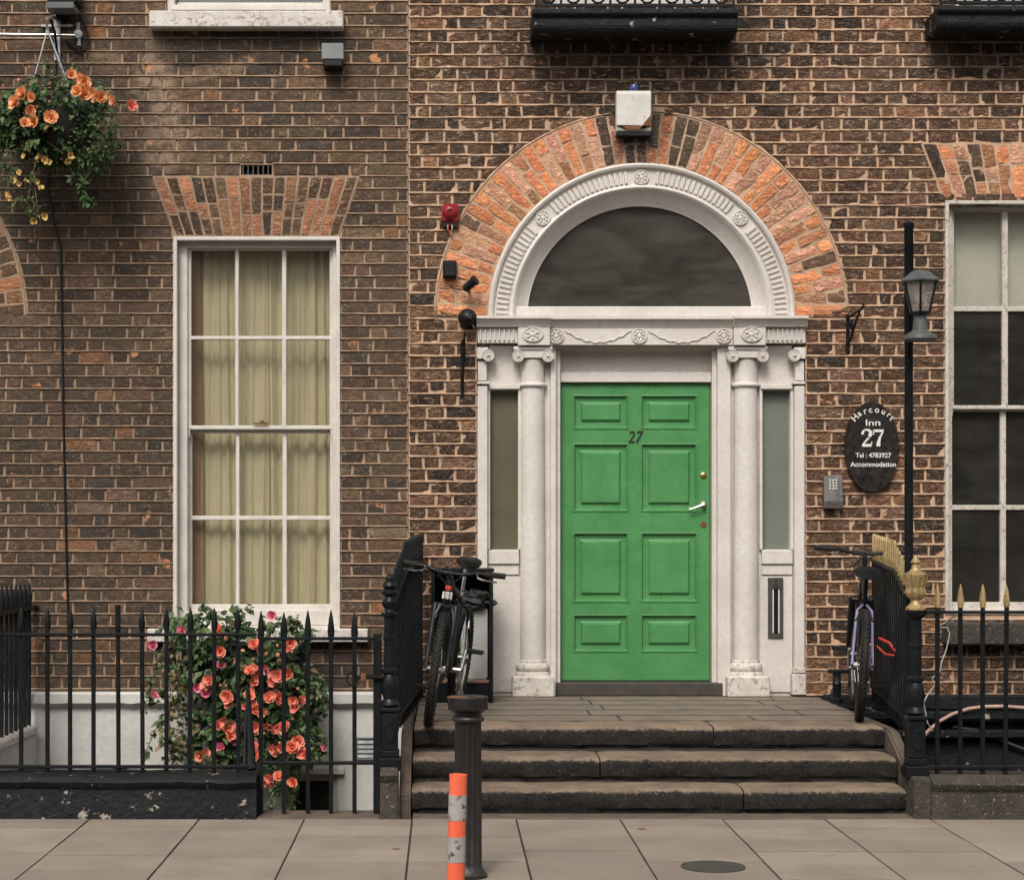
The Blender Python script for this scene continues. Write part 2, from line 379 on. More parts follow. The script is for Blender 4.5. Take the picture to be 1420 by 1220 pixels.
M['wood'] = pbr('raw timber edge', (.24, .13, .07), (.17, .09, .05), .8, vscale=12, bump=.4)
M['dull_panel'] = pbr('dull grey sheet', (.36, .36, .33), (.28, .28, .25), .35, vscale=4, bump=.15, bscale=20, chips=(.24, .15, .08), cscale=12, clo=.7, chi=.8)
M['purple'] = pbr('violet frame paint', (.24, .21, .38), (.2, .17, .31), .35, bump=.05)
M['redp'] = pbr('red cable sleeve', (.62, .06, .045), (.5, .05, .04), .45, bump=.05)
M['wire_w'] = pbr('dirty white cable', (.48, .44, .38), (.36, .32, .27), .6)
M['wire_p'] = pbr('pinkish conduit', (.46, .29, .23), (.36, .22, .17), .6)
M['thresh'] = pbr('threshold timber', (.055, .043, .034), (.035, .028, .022), .7, vscale=12, bump=.4)
M['brick_far'] = pbr('far terrace brick', (.16, .11, .08), (.11, .08, .06), .9, vscale=1.5, bump=.3)
M['bag'] = pbr('black polythene', (.012, .012, .013), (.02, .02, .021), .22, bump=1, bscale=18, bdist=.03)
M['alarm'] = pbr('white alarm box', (.62, .59, .53), (.52, .49, .43), .5, vscale=7, bump=.2, chips=(.22, .16, .10), cscale=22, clo=.62, chi=.7)

def dx(p, d=0): return (p - 615) * (12.75 + d) / 2550.0        # survey: horizontal place of a point d metres behind the facade line
def dz(p, d=0): return 1.55 - (p - 740) * (12.75 + d) / 2550.0  # its height over the pavement

# ================================================================== ground
road = MB(); road.box(-150, 150, -150, -5.42, -.5, -.12)
tag(road.build('road', M['road']), kind='structure')
kerb = tag(MB().box(-30, 30, -5.415, -5.2, -.5, .002).build('kerb', M['granite'], bevel=.012), kind='structure')
pave = MB(); pave.box(-30, 30, -5.198, -2.76, -3, -.0035)
pave = tag(pave.build('pavement', M['joint']), kind='structure')
xs = [-4.78, -4.21, -3.64, -3.06, -2.49, -1.92, -1.326, -.755, -.17, .394, .958, 1.514, 2.07, 2.64, 3.21, 3.78, 4.35, 4.92, 5.5]
for a, b in zip(xs, xs[1:]):
    y = -2.765 - rng.choice((.09, .22, .3))
    cuts = [-2.765, y]
    while y > -5.19:
        y -= rng.choice((.36, .36, .54, .72)); cuts.append(max(y, -5.19))
    for k, (p, q) in enumerate(zip(cuts, cuts[1:])):
        if p - q < .05: continue
        m = MB(); t = rng.uniform(-.002, .002)
        m.box(a + .0055, b - .0055, q + .004, p - .004, -.03, t + .002)
        m.build('slab', M['slab'], pave)
far = MB(); far.box(-30, -4.8, -5.19, -2.77, -.03, -.002); far.box(5.52, 30, -5.19, -2.77, -.03, -.002)
tag(far.build('far_slabs', M['slab'], pave), kind='stuff')
# sunken areas in front of the basements
tag(MB().box(-9, -.2, -2.74, -.002, -2.6, -2.4).build('area_floor', M['plinth']), kind='structure')
tag(MB().box(2.6, 9, -2.74, -.002, -2.6, -2.4).build('area_floor', M['plinth']), kind='structure')

# ================================================================== brickwork
def brick_mesh(bricks, name, mat, parent, relief, jit, kind=None):
    edge = .6 if jit < .004 else .95
    V, F, C = [], [], []
    for b in bricks:
        (p00, p10, p11, p01), c, al = b['q'], b['c'], b['a']
        w = ((p10[0] - p00[0]) ** 2 + (p10[1] - p00[1]) ** 2) ** .5; h = ((p01[0] - p00[0]) ** 2 + (p01[1] - p00[1]) ** 2) ** .5
        def lin(l, n): e = .0045 / max(l, .03); return [0, e] + [e + (1 - 2 * e) * k / (n - 2) for k in range(1, n - 2)] + [1 - e, 1]
        us = lin(w, 6 if w > .13 else 4); vs_ = lin(h, 6 if h > .13 else 4)
        i0 = len(V); n = len(us); m = len(vs_); tilt = rng.uniform(-1, 1) * jit; tz = rng.uniform(-1, 1) * jit
        for j, v in enumerate(vs_):
            for i, u in enumerate(us):
                x = (p00[0] * (1 - u) + p10[0] * u) * (1 - v) + (p01[0] * (1 - u) + p11[0] * u) * v
                z = (p00[1] * (1 - u) + p10[1] * u) * (1 - v) + (p01[1] * (1 - u) + p11[1] * u) * v
                if i in (0, n - 1) or j in (0, m - 1): y = .035
                else:
                    y = -relief + tilt * (u - .5) + tz * (v - .5) + rng.uniform(-jit, jit) * .6
                    if i in (1, n - 2) or j in (1, m - 2):
                        y += rng.uniform(.0, 1.0) * edge * relief; x += rng.uniform(-.003, .003); z += rng.uniform(-.0025, .0025)
                V.append((x, y, z)); C.extend((c[0], c[1], c[2], al))
        for j in range(m - 1):
            for i in range(n - 1):
                a = i0 + j * n + i; F.append((a, a + 1, a + n + 1, a + n))
    me = bpy.data.meshes.new(name); me.from_pydata(V, [], F); me.materials.append(mat)
    at = me.color_attributes.new('bc', 'FLOAT_COLOR', 'POINT'); at.data.foreach_set('color', C)
    o = bpy.data.objects.new(name, me); col.objects.link(o); par(o, parent)
    if kind: o['kind'] = kind
    return o

def pick(pal):
    w = [p[0] for p in pal]; p = rng.choices(pal, w)[0]; k = rng.uniform(.8, 1.25)
    return tuple(x * k * rng.uniform(.94, 1.06) for x in p[1]), p[2] * rng.uniform(.5, 1.3)
PAL_L = [(5, (.088, .058, .038), .15), (3, (.115, .073, .046), .2), (2, (.060, .043, .032), .12), (1.2, (.155, .092, .053), .3), (.6, (.19, .125, .078), .5), (.3, (.25, .12, .055), .3)]
PAL_R = [(4, (.185, .102, .060), .8), (3, (.235, .128, .075), .9), (2.2, (.115, .07, .046), .7), (1.8, (.34, .19, .118), 1.0), (1.0, (.40, .20, .105), .9), (1.3, (.065, .045, .034), .5)]
PAL_A = [(4, (.76, .285, .13), .45), (3, (.74, .38, .24), .65), (2, (.80, .32, .145), .35), (.8, (.50, .235, .125), .6), (.22, (.16, .09, .06), .5)]
PAL_J = [(3, (.135, .085, .055), .6), (2, (.19, .115, .07), .7), (2, (.40, .19, .10), .6), (1.2, (.56, .24, .125), .5), (1.6, (.085, .06, .045), .5)]

def free(x0, x1, ints):
    ints = sorted((max(a, x0), min(b, x1)) for a, b in ints if b > x0 and a < x1); out = []; c = x0
    for a, b in ints:
        if a - c > .02: out.append((c, a))
        c = max(c, b)
    if x1 - c > .02: out.append((c, x1))
    return out
def courses(x0, x1, z0, z1, h, S, H, joint, excl, pal, wobble):
    out = []; k = 0; z = z0
    while z < z1 - .02:
        zb, zt = z + joint / 2, min(z + h, z1) - joint / 2
        fb, ft = free(x0, x1, excl(zb)), free(x0, x1, excl(zt)); fm = free(x0, x1, excl((zb + zt) / 2))
        if len(fb) != len(ft) or len(fb) != len(fm): fb = ft = fm
        off = (0 if k % 2 else (S + H) / 2) + rng.uniform(-.03, .03)
        for (ab, bb), (at, bt), (am, bm_) in zip(fb, ft, fm):
            cuts = []; x = x0 - (S + H) + off - .6; s = 0
            while x < bm_:
                x += (S if s % 2 == 0 else H) * rng.uniform(1 - wobble, 1 + wobble); s += 1
                if am + .055 < x < bm_ - .055: cuts.append(x)
            e = [(ab, at)] + [(c + rng.uniform(-.003, .003), c + rng.uniform(-.003, .003)) for c in cuts] + [(bb, bt)]
            for q, (l, r) in enumerate(zip(e, e[1:])):
                jl = joint / 2 if q else .004; jr = joint / 2 if q < len(e) - 2 else .004
                dzb, dzt = rng.uniform(-.003, .003), rng.uniform(-.003, .003)
                c, al = pick(pal)
                out.append(dict(q=((l[0] + jl, zb + dzb), (r[0] - jr, zb + dzb), (r[1] - jr, zt + dzt), (l[1] + jl, zt + dzt)), c=c, a=al, w=r[0] - l[0]))
        z += h; k += 1
    return out
def in_view(b):
    x = sum(p[0] for p in b['q']) / 4; z = sum(p[1] for p in b['q']) / 4
    return -3.07 < x < 4.02 and z < 5.24
def lay(bricks, wall, mat, relief, jit):
    bricks.sort(key=lambda b: -(b['w'] + (1 if in_view(b) else 0)))
    for b in bricks[:296]: brick_mesh([b], 'brick', mat, wall, relief, jit)
    brick_mesh(bricks[296:], 'smaller_bricks', mat, wall, relief, jit, 'stuff')

def jack_bricks(xb0, xb1, xt0, xt1, zb, zt, n, pal):
    out = []
    for k in range(n):
        g = .0035
        def X(t, f): return (xb0 + (xb1 - xb0) * t) * (1 - f) + (xt0 + (xt1 - xt0) * t) * f
        splits = [[0, .36, 1], [0, .62, 1], [0, .30, .55, 1], [0, .42, .70, 1]][(k * 7 + (k // 2)) % 4]
        for f0, f1 in zip(splits, splits[1:]):
            t0, t1 = k / n, (k + 1) / n; e = .007 / (zt - zb) / 2
            a, b = f0 + e, f1 - e
            z0_, z1_ = zb + (zt - zb) * a, zb + (zt - zb) * b
            c, al = pick(pal)
            if f0 == 0 and rng.random() < .5: c, al = (.55 * rng.uniform(.85, 1.1), .25, .13), .5
            out.append(dict(q=((X(t0, a) + g, z0_), (X(t1, a) - g, z0_), (X(t1, b) - g, z1_), (X(t0, b) + g, z1_)), c=c, a=al, w=.1))
    return out
def arch_bricks(cx, cz, r0, r1, a0, a1, n, pal):
    out = []
    for k in range(n):
        t0, t1 = R(a0 + (a1 - a0) * k / n), R(a0 + (a1 - a0) * (k + 1) / n); g = .0035
        f = (.34, .66, .40, .62, .30, .70)[k % 6] + rng.uniform(-.04, .04)
        for u, v in ((r0, r0 + (r1 - r0) * f - .0035), (r0 + (r1 - r0) * f + .0035, r1)):
            def P(r, t, s): tt = t + s * g / r; return (cx + r * math.cos(tt), cz + r * math.sin(tt))
            c, al = pick(pal)
            if 72 < math.degrees((t0 + t1) / 2) < 108 and cx > 0 and rng.random() < .5: c = (.10, .07, .05)
            out.append(dict(q=(P(u, t1, -1), P(u, t0, 1), P(v, t0, 1), P(v, t1, -1)), c=c, a=al, w=.1))
    return out

# ---------------- the two houses
XJ = ex(566)
houseL = thing('brick_house', 'dark brown brick house with the tall cream curtained sash window', 'house', (-1.6, .2, .46), 'terraced brick houses')
houseR = thing('brick_house', 'reddish brown brick house with the green arched front door', 'house', (1.4, .2, .42), 'terraced brick houses')
WL = (ex(240), ex(472), ez(872), ez(328)); UL = (ex(230), ex(458), ez(22), 5.75)
AC, AZ = ex(889), ez(440)
WR = (ex(1310), ex(1548), ez(852), ez(278)); UR = (ex(765), ex(1000), ez(14), 5.75); UR2 = (ex(1325), ex(1545), ez(14), 5.75)
DX0, DX1 = ex(661), ex(1117)
opening = [(DX0, .40), (DX1, .40), (DX1, AZ)] + arc(AC, AZ, 1.06, 0, 180, 40) + [(DX0, AZ)]
wallL = MB().holed(rect(-3.9, XJ - .002, .462, 5.85), [rect(*WL), rect(*UL), rect(ex(334), ex(377), 4.038, 4.108)], .004, .36).build('wall', M['mort_l'], houseL)
wallR = MB().holed(rect(XJ + .002, 5.0, .25, 5.85), [opening, rect(*WR), rect(*UR), rect(*UR2)], 0, .36).build('wall', M['mort_r'], houseR)
def trap(z, zb, zt, b0, b1, t0, t1):
    f = (z - zb) / (zt - zb); return [(b0 + (t0 - b0) * f, b1 + (t1 - b1) * f)] if 0 <= f <= 1 else []
JL = (ez(328), 4.029, ex(243), ex(470), ex(211), ex(499)); JR = (ez(276), 4.259, ex(1308), ex(1550), ex(1277), ex(1581))
NX, NZ = ex(-250), ez(445)
def exL(z):
    o = trap(z, *JL)
    if WL[2] < z < WL[3]: o.append((WL[0], WL[1]))
    if UL[2] < z: o.append((UL[0], UL[1]))
    if NZ <= z < NZ + 1.44: o.append((-9, NX + (1.44 ** 2 - (z - NZ) ** 2) ** .5))
    if 4.031 < z < 4.114: o.append((ex(333), ex(378)))
    return o
def exR(z):
    o = trap(z, *JR)
    if WR[2] < z < WR[3]: o.append((WR[0], WR[1]))
    if UR[2] < z: o += [(UR[0], UR[1]), (UR2[0], UR2[1])]
    if z < AZ: o.append((DX0, DX1))
    elif z < AZ + 1.435:
        w = (1.435 ** 2 - (z - AZ) ** 2) ** .5; o.append((AC - w, AC + w))
    return o
lay(courses(-3.9, XJ - .004, .478, 5.84, .0866, .242, .116, .0095, exL, PAL_L, .10), wallL, M['brick_l'], .005, .0025)
lay(courses(XJ + .004, 5.0, .262, 5.84, .0869, .208, .110, .010, exR, PAL_R, .17), wallR, M['brick_r'], .009, .006)
def pointing(house, wall, x0, x1, z0, z1, h, ex_, hw, out, rough, mat):
    # the ribbon of mortar struck along every bed joint, standing a little proud of the worn bricks
    m = MB(); z = z0
    while z < z1:
        for a, b in free(x0, x1, [i for q in (z - .008, z, z + .008) for i in ex_(q)]):
            n = max(2, int((b - a) / .028)); i0 = len(m.v); prev = False
            for k in range(n + 1):
                x = a + (b - a) * k / n; w = hw * (1 + rough * noise.noise((x * 9, z * 31, 1)) + rough * .8 * noise.noise((x * 31, z * 17, 5))); c = z + .004 * rough * noise.noise((x * 5, z * 9, 3)) + .0016 * noise.noise((x * 26, z * 9, 8))
                y = -out * (1 + .9 * rough * noise.noise((x * 6, z * 23, 9)))
                w = max(w, .002)
                for yy, zz in ((.01, c + w), (y, c + w * .75), (y - .0015, c - w * .5), (.01, c - w)): m.vert((x, yy, zz))
            for k in range(n):
                for j in range(3): q = i0 + k * 4 + j; m.face(q, q + 4, q + 5, q + 1)
        z += h
    tag(m.build('pointing', mat, wall), kind='stuff')
pointing(houseL, wallL, -3.9, XJ - .004, .478, 5.83, .0866, exL, .0062, .0095, .45, M['mort_l'])
pointing(houseR, wallR, XJ + .004, 5.0, .262, 5.83, .0869, exR, .0072, .0105, .9, M['mort_r'])
# relieving arches: each a part of its house with its bricks below it
def arch_back(name, poly, house, mat):
    return MB().prism(poly, -.0015, .02, 'xz').build(name, mat, house)
ja = arch_back('jack_arch', [(JL[2], JL[0]), (JL[3], JL[0]), (JL[5], JL[1]), (JL[4], JL[1])], houseL, M['mort_l'])
for b in jack_bricks(JL[2] + .004, JL[3] - .004, JL[4] + .008, JL[5] - .008, JL[0] + .004, JL[1] - .006, 17, PAL_J): brick_mesh([b], 'brick', M['brick_a'], ja, .006, .003)
na = arch_back('brick_arch', arc(NX, NZ, 1.43, 0, 62, 16) + arc(NX, NZ, 1.06, 62, 0, 16), houseL, M['mort_l'])
for b in arch_bricks(NX, NZ, 1.08, 1.42, 1, 61, 15, PAL_J): brick_mesh([b], 'brick', M['brick_a'], na, .006, .003)
jr = arch_back('jack_arch', [(JR[2], JR[0]), (JR[3], JR[0]), (JR[5], JR[1]), (JR[4], JR[1])], houseR, M['mort_r'])
for b in jack_bricks(JR[2] + .004, JR[3] - .004, JR[4] + .008, JR[5] - .008, JR[0] + .004, JR[1] - .006, 15, PAL_A + PAL_J): brick_mesh([b], 'brick', M['brick_a'], jr, .008, .005)
big = arch_back('brick_arch', arc(AC, AZ, 1.437, 0, 180, 60) + arc(AC, AZ, 1.058, 180, 0, 60), houseR, M['mort_r'])
for b in arch_bricks(AC, AZ, 1.072, 1.418, .4, 179.6, 47, PAL_A): brick_mesh([b], 'brick', M['brick_a'], big, .010, .006)
fil = MB()   # proud pointing line round the arch
fil.tube([(x, -.002, z) for x, z in arc(AC, AZ, 1.428, 0, 180, 60)], .007, 5)
fil.build('pointing_fillet', M['mort_r'], big)

# ---------------- windows
def room(house, x0, x1, z0, z1, mat, y1=2.4):
    m = MB(); y0 = .365
    i = [m.vert(p) for p in ((x0, y0, z0), (x1, y0, z0), (x1, y1, z0), (x0, y1, z0), (x0, y0, z1), (x1, y0, z1), (x1, y1, z1), (x0, y1, z1))]
    for q in ((0, 1, 2, 3), (4, 7, 6, 5), (1, 5, 6, 2), (3, 2, 6, 7), (0, 3, 7, 4)): m.face(*q)
    return m.build('room_lining', mat, house)
def sash_window(house, W, cols, rows, mat, gl, inset=.085):
    """casing > two sashes, each holding its panes"""
    x0, x1, z0, z1 = W; d = inset
    gx0, gx1 = dx(cols[0][0], d), dx(cols[-1][1], d); gz0, gz1 = dz(rows[-1][1], d), dz(rows[0][0], d)
    cas = MB()
    cas.holed(rect(x0 + .002, x1 - .002, z0 + .002, z1 - .002), [rect(x0 + .028, x1 - .028, z0 + .02, z1 - .028)], -.012, d + .12)
    cas.holed(rect(x0 + .03, x1 - .03, z0 + .022, z1 - .03), [rect(gx0 - .022, gx1 + .022, gz0 - .04, gz1 + .012)], d - .03, d + .1)
    w = cas.build('window', mat, house, bevel=.003)
    half = len(rows) // 2
    for part, (rs, y) in enumerate(((rows[:half], d), (rows[half:], d + .045))):
        zt, zb = dz(rs[0][0], d), dz(rs[-1][1], d)
        holes = [rect(dx(a, d), dx(b, d), dz(q, d), dz(p, d)) for a, b in cols for p, q in rs]
        s = MB().holed(rect(gx0 - .026, gx1 + .026, zb - (.028 if part == 0 else .045), zt + (.016 if part == 0 else .024)), holes, y, y + .04).build('sash', mat, w, bevel=.004)
        if part == 0:
            for xx in (gx0 - .018, gx1 + .018):
                hm = MB(); hm.prism([(xx - .012, zb - .03), (xx + .012, zb - .03), (xx + .009, zb - .075), (xx, zb - .09), (xx - .009, zb - .075)], y + .001, y + .038)
                hm.build('sash_horn', mat, w, bevel=.002)
        for a, b in cols:
            for p, q in rs:
                MB().box(dx(a, d) - .003, dx(b, d) + .003, y + .016, y + .02, dz(q, d) - .003, dz(p, d) + .003).build('pane', gl, w)
    return w
wl = sash_window(houseL, WL, [(265, 326), (331, 391), (397, 457)], [(347, 466), (471, 590), (600, 715), (721, 838)], M['frame'], M['glass'], .10)
m = MB(); m.box(dx(352, .1), dx(372, .1), .085, .1, dz(589, .1), dz(586, .1)); m.box(dx(362, .1), dx(367, .1), .08, .098, dz(586, .1), dz(583, .1)); m.build('sash_fastener', M['brass'], wl)
MB().box(ex(207), ex(511), -.10, .03, ez(889), ez(871)).build('sill', M['white_old'], wl, bevel=.006)
room(houseL, -2.3, -.35, .75, 3.9, M['room'])
wr = sash_window(houseR, WR, [(1323, 1390), (1398, 1464), (1472, 1537)], [(293, 425), (432, 562), (570, 700), (707, 835)], M['frame_old'], M['glass'], .09)
MB().box(ex(1306), ex(1560), -.13, .03, ez(893), ez(862)).build('sill', M['plinth'], wr, bevel=.012)
room(houseR, 3.2, 4.95, .75, 4.2, M['dark'])
def upper_window(house, W, sill):
    x0, x1, z0, z1 = W
    cas = MB().holed(rect(x0 + .002, x1 - .002, z0 + .002, z1), [rect(x0 + .055, x1 - .055, z0 + .085, z1 - .05)], .03, .15)
    cas.box(x0 + .06, x1 - .06, .1, .13, z0 + .087, z0 + .12)
    w = cas.build('window', M['frame'], house, bevel=.004)
    MB().box(x0 + .05, x1 - .05, .12, .124, z0 + .08, z1 - .04).build('pane', M['glass'], w)
    MB().box(x0 + .03, x1 - .03, .026, .0295, z0 + .042, z0 + .047).build('rail_joint', M['joint'], w)
    if sill: MB().box(ex(210), ex(477), -.11, .03, ez(44), ez(21)).build('sill', M['white_old'], w, bevel=.008)
    return w
upper_window(houseL, UL, True); upper_window(houseR, UR, False); upper_window(houseR, UR2, False)
room(houseL, -2.1, -.6, 5.0, 5.84, M['dark']); room(houseR, .5, 2.2, 5.0, 5.84, M['dark']); room(houseR, 3.3, 4.95, 5.0, 5.84, M['dark'])

# curtains and blinds hang inside: things of their own
def pleated(name, x0, x1, z0, z1, y, mat, label, n, amp, seed, tie=0):
    m = MB(); r = random.Random(seed); ph = [r.uniform(0, 6) for _ in range(6)]; nx, nz = n * 8, 14
    for j in range(nz + 1):
        v = j / nz
        for i in range(nx + 1):
            u = i / nx
            s = math.sin(u * n * 6.28 + ph[0] + .5 * math.sin(v * 2 + ph[1] + u * 5)) * amp * (.65 + .35 * math.sin(u * 11 + ph[2])) + .35 * amp * math.sin(u * n * 15 + ph[3] + v)
            x = x0 + (x1 - x0) * u + .012 * math.sin(v * 3 + u * 9 + ph[4]) + tie * (1 - v) * (.5 - u)
            m.vert((x, y + s, z0 + (z1 - z0) * v))
    for j in range(nz):
        for i in range(nx):
            a = j * (nx + 1) + i; m.face(a, a + 1, a + nx + 2, a + nx + 1)
    o = m.build(name, mat, None, smooth='all')
    so = o.modifiers.new('thickness', 'SOLIDIFY'); so.thickness = .003
    return tag(o, label, 'curtain')
pleated('curtain', -1.74, -1.24, .80, 3.72, .262, M['curtain'], 'cream pleated curtain behind the sash window, the half beside its brown lining', 6, .022, 3)
pleated('curtain', -1.255, -.72, .80, 3.72, .275, M['curtain'], 'cream pleated curtain behind the sash window, the half on the front door side', 6, .024, 8)
pleated('curtain', -1.86, -1.70, .80, 3.72, .235, M['curtain_b'], 'narrow brown curtain at the edge of the cream curtained window', 2, .012, 5)
pelm = MB().box(-1.95, -.65, .30, .33, 3.60, 3.74).build('curtain_pelmet', M['room'], houseL)
b = MB().box(3.52, 4.68, .215, .221, dz(427, .2), 3.86).build('roller_blind', M['blind']); tag(b, 'pale roller blind drawn part way down behind the window beside the lamp post', 'blind')

# ---------------- left house: rendered basement wall
bw = MB(); bwin = (dx(398, 0), dx(468, 0), -1.4, -.11)
bw.holed(rect(-3.9, XJ + .10, -2.42, .458), [rect(*bwin)], -.03, .3)
basement = bw.build('basement_wall', M['render'], houseL)
m = MB(); n = 60; pts = []
for k in range(n + 1):
    x = -3.9 + (XJ + .09 + 3.9) * k / n; s = .012 * noise.noise((x * 5, 1, 2)) + .008 * noise.noise((x * 17, 3, 1))
    for y, z in ((-.031, .46), (-.075, .458), (-.085, .445), (-.085, .385 + s), (-.055, .36 + s * 1.4), (-.031, .345 + s)): m.vert((x, y, z))
for k in range(n):
    for j in range(5): a = k * 6 + j; m.face(a, a + 1, a + 7, a + 6)
m.build('plaster_band', M['render'], basement)
x0, x1, z0, z1 = bwin
w = MB().holed(rect(x0 + .002, x1 - .002, z0, z1 - .002), [rect(x0 + .05, x1 - .05, z0 + .05, z1 - .05)], -.005, .1).build('window', M['frame'], houseL, bevel=.004)
MB().box(x0 + .045, x1 - .045, .04, .045, z0 + .045, z1 - .045).build('pane', M['glass'], w)
m = MB().box(x0 - .3, x1 + .05, -.075, -.028, z1 + .0, z1 + .05); m.build('drip_mould', M['frame'], w, bevel=.006)
room(houseL, -1.6, -.5, -1.6, .2, M['dark'], 1.4)
v = MB().holed(rect(dx(494), dx(520), dz(1052), dz(1021)), [rect(dx(496), dx(518), dz(1050), dz(1023))], -.045, -.028).build('louvre_vent', M['grey'], houseL)
for k in range(4):
    z = dz(1049) + k * .032; MB().prism([(-.044, z), (-.031, z + .026), (-.029, z + .026), (-.029, z)], dx(496) + .001, dx(518) - .001, 'yz').build('slat', M['grey'], v)
ab = MB().box(ex(333), ex(378), .07, .10, 4.036, 4.110).build('air_brick', M['matt_black'], houseL)
for k in range(6): MB().box(ex(336) + k * .035, ex(336) + k * .035 + .008, .01, .075, 4.039, 4.107).build('air_brick_bar', M['iron'], ab)
# ---------------- right house: basement wall and string course
m = MB(); m.box(XJ + .11, 5.0, -.004, .3, -2.42, .248); bR = m.build('basement_wall', M['black_wall'], houseR)
m = MB(); m.box(2.62, 5.0, -.12, .01, .27, .33); m.box(2.62, 5.0, -.09, .01, .14, .20); m.box(2.62, 5.0, -.05, .012, .331, .44); m.build('string_course', M['black_wall'], houseR, bevel=.012)
m = MB(); m.box(3.3, 4.7, -.03, .02, -1.2, -.12); m.build('basement_window', M['thresh'], houseR)

# ================================================================== doorcase (part of the right house)
DC = ex(889)
def mir(px): return 1778 - px          # the doorcase is symmetrical about its middle line
g0, g1 = ex(680), ex(719); k0, k1 = ex(mir(719)), ex(mir(680))
door_hole = rect(ex(775), ex(994), .41, ez(478))
back = MB().holed(rect(DX0 + .003, DX1 - .003, .405, AZ - .002), [rect(ex(764), ex(1008), .42, ez(480)), rect(g0, g1, ez(762), ez(540)), rect(k0, k1, ez(762), ez(540))], .075, .15)
dcase = back.build('doorcase', M['white'], houseR, bevel=.002)
# door reveal lining, stepped
for (a, b, y0, y1) in ((764, 771, .03, .2), (771, 778, .085, .22)):
    MB().holed(rect(ex(a), ex(mir(a)), .425, ez(479 if a < 770 else 480) - .001), [rect(ex(b), ex(996 if a < 770 else 990), .4265, ez(482 if a < 770 else 484))], y0, y1).build('door_lining', M['white'], dcase, bevel=.003)
MB().box(ex(778), ex(990), .13, .2, ez(528), ez(514)).build('door_head', M['white'], dcase, bevel=.004)
MB().box(ex(778), ex(990), .165, .2, ez(514) + .001, ez(484)).build('transom_panel', M['white'], dcase)
# side light surround: jambs, sill rail, lower panel
for s in (0, 1):
    X = (lambda p: ex(p)) if s == 0 else (lambda p: ex(mir(p)))
    def bx(a, b, y0, y1, za, zb):
        p, q = sorted((X(a), X(b))); return MB().box(p, q, y0, y1, ez(za), ez(zb))
    bx(677, 720, .04, .0745, 782, 763).build('sidelight_rail', M['white'], dcase, bevel=.003)
    bx(677, 720, .055, .0745, 797, 783).build('panel_rail', M['white'], dcase, bevel=.003)
    bx(676, 680, .045, .0745, 762, 536).build('sidelight_jamb', M['white'], dcase, bevel=.002)
    bx(719, 723, .045, .0745, 762, 536).build('sidelight_jamb', M['white'], dcase, bevel=.002)
    bx(677, 722, .03, .0745, 539, 533).build('sidelight_head', M['white'], dcase, bevel=.003)
    # concave panel over the side light
    m = MB(); p, q = sorted((X(679), X(720)))
    for k in range(9):
        t = k / 8; z = ez(533) + (ez(479) - ez(533)) * t; y = .0745 - .055 * max(0, (t - .45) / .55) ** 2
        m.vert((p, y, z)); m.vert((q, y, z))
    for k in range(8): m.face(2 * k, 2 * k + 1, 2 * k + 3, 2 * k + 2)
    m.build('coved_panel', M['white'], dcase, smooth='all')
    p, q = sorted((X(680), X(719)))
    MB().box(p - .003, q + .003, .10, .104, ez(764), ez(538)).build('pane', M['glass'], dcase)
    MB().box(p - .01, q + .01, .112, .116, ez(766), ez(536)).build('sidelight_blind', M['blind_o'] if s == 0 else M['blind_g'], dcase)
    # lower panel (old paint)
    bx(677, 722, .062, .0742, 960, 799).build('lower_panel', M['white'], dcase)

def column(px, w):
    """three quarter column: plinth, moulded base, shaft, necking, capital with two volutes"""
    c = ex(px); r = w / 400.0; y = .075
    sh = MB().lathe([(r * 1.0, ez(915)), (r * 1.0, ez(800)), (r * .97, ez(650)), (r * .93, ez(536))], (c, y, 0), 28).build('column', M['white'], dcase, smooth=True)
    MB().lathe([(r * 1.0, ez(536)), (r * 1.12, ez(535)), (r * 1.14, ez(533)), (r * 1.06, ez(531)), (r * .95, ez(530)), (r * .93, ez(528)), (r * .96, ez(506)), (r * 1.0, ez(502)), (r * 1.02, ez(498))], (c, y, 0), 28, flute=lambda t, z: 1 + (.03 * math.cos(t * 16) if ez(527) < z < ez(503) else 0)).build('column_necking', M['white'], dcase, smooth=True)
    MB().lathe([(r * 1.0, ez(915)), (r * 1.08, ez(916)), (r * 1.10, ez(919)), (r * 1.16, ez(920)), (r * 1.28, ez(922)), (r * 1.32, ez(926)), (r * 1.28, ez(929)), (r * 1.2, ez(931)), (r * 1.36, ez(933)), (r * 1.42, ez(937))], (c, y, 0), 28).build('column_base', M['white_old'], dcase, smooth=True)
    MB().box(c - w / 400 * 1.62, c + w / 400 * 1.62, -.075, .10, .424, ez(937)).build('plinth_block', M['white_old'], dcase, bevel=.008)
    cap = MB()
    cap.box(c - r * 1.5, c + r * 1.5, -.035, .09, ez(486), ez(481))
    cap.box(c - r * 1.3, c + r * 1.3, -.028, .09, ez(497), ez(487))
    cap = cap.build('capital', M['white'], dcase, bevel=.004)
    for s in (-1, 1): volute(c + s * r * 1.18 * .97, ez(494))
def volute(x, z, y=-.03, r=.043):
    m = MB(); m.lathe([(r, .05), (r, 0), (r * .96, -.008), (r * .9, -.008), (r * .86, -.002), (r * .2, -.002), (r * .2, -.014), (.001, -.02)], (x, y, z), 22, 'y')
    sp = []
    for k in range(34):
        a = k / 33 * 2.1 * 6.283 + .8; q = r * (.84 - .62 * k / 33); sp.append((x + q * math.cos(a), y - .003, z + q * math.sin(a)))
    m.tube(sp, .0042, 5)
    m.build('volute', M['white'], dcase, smooth=True)
column(739, 36); column(mir(739) - 3, 36)
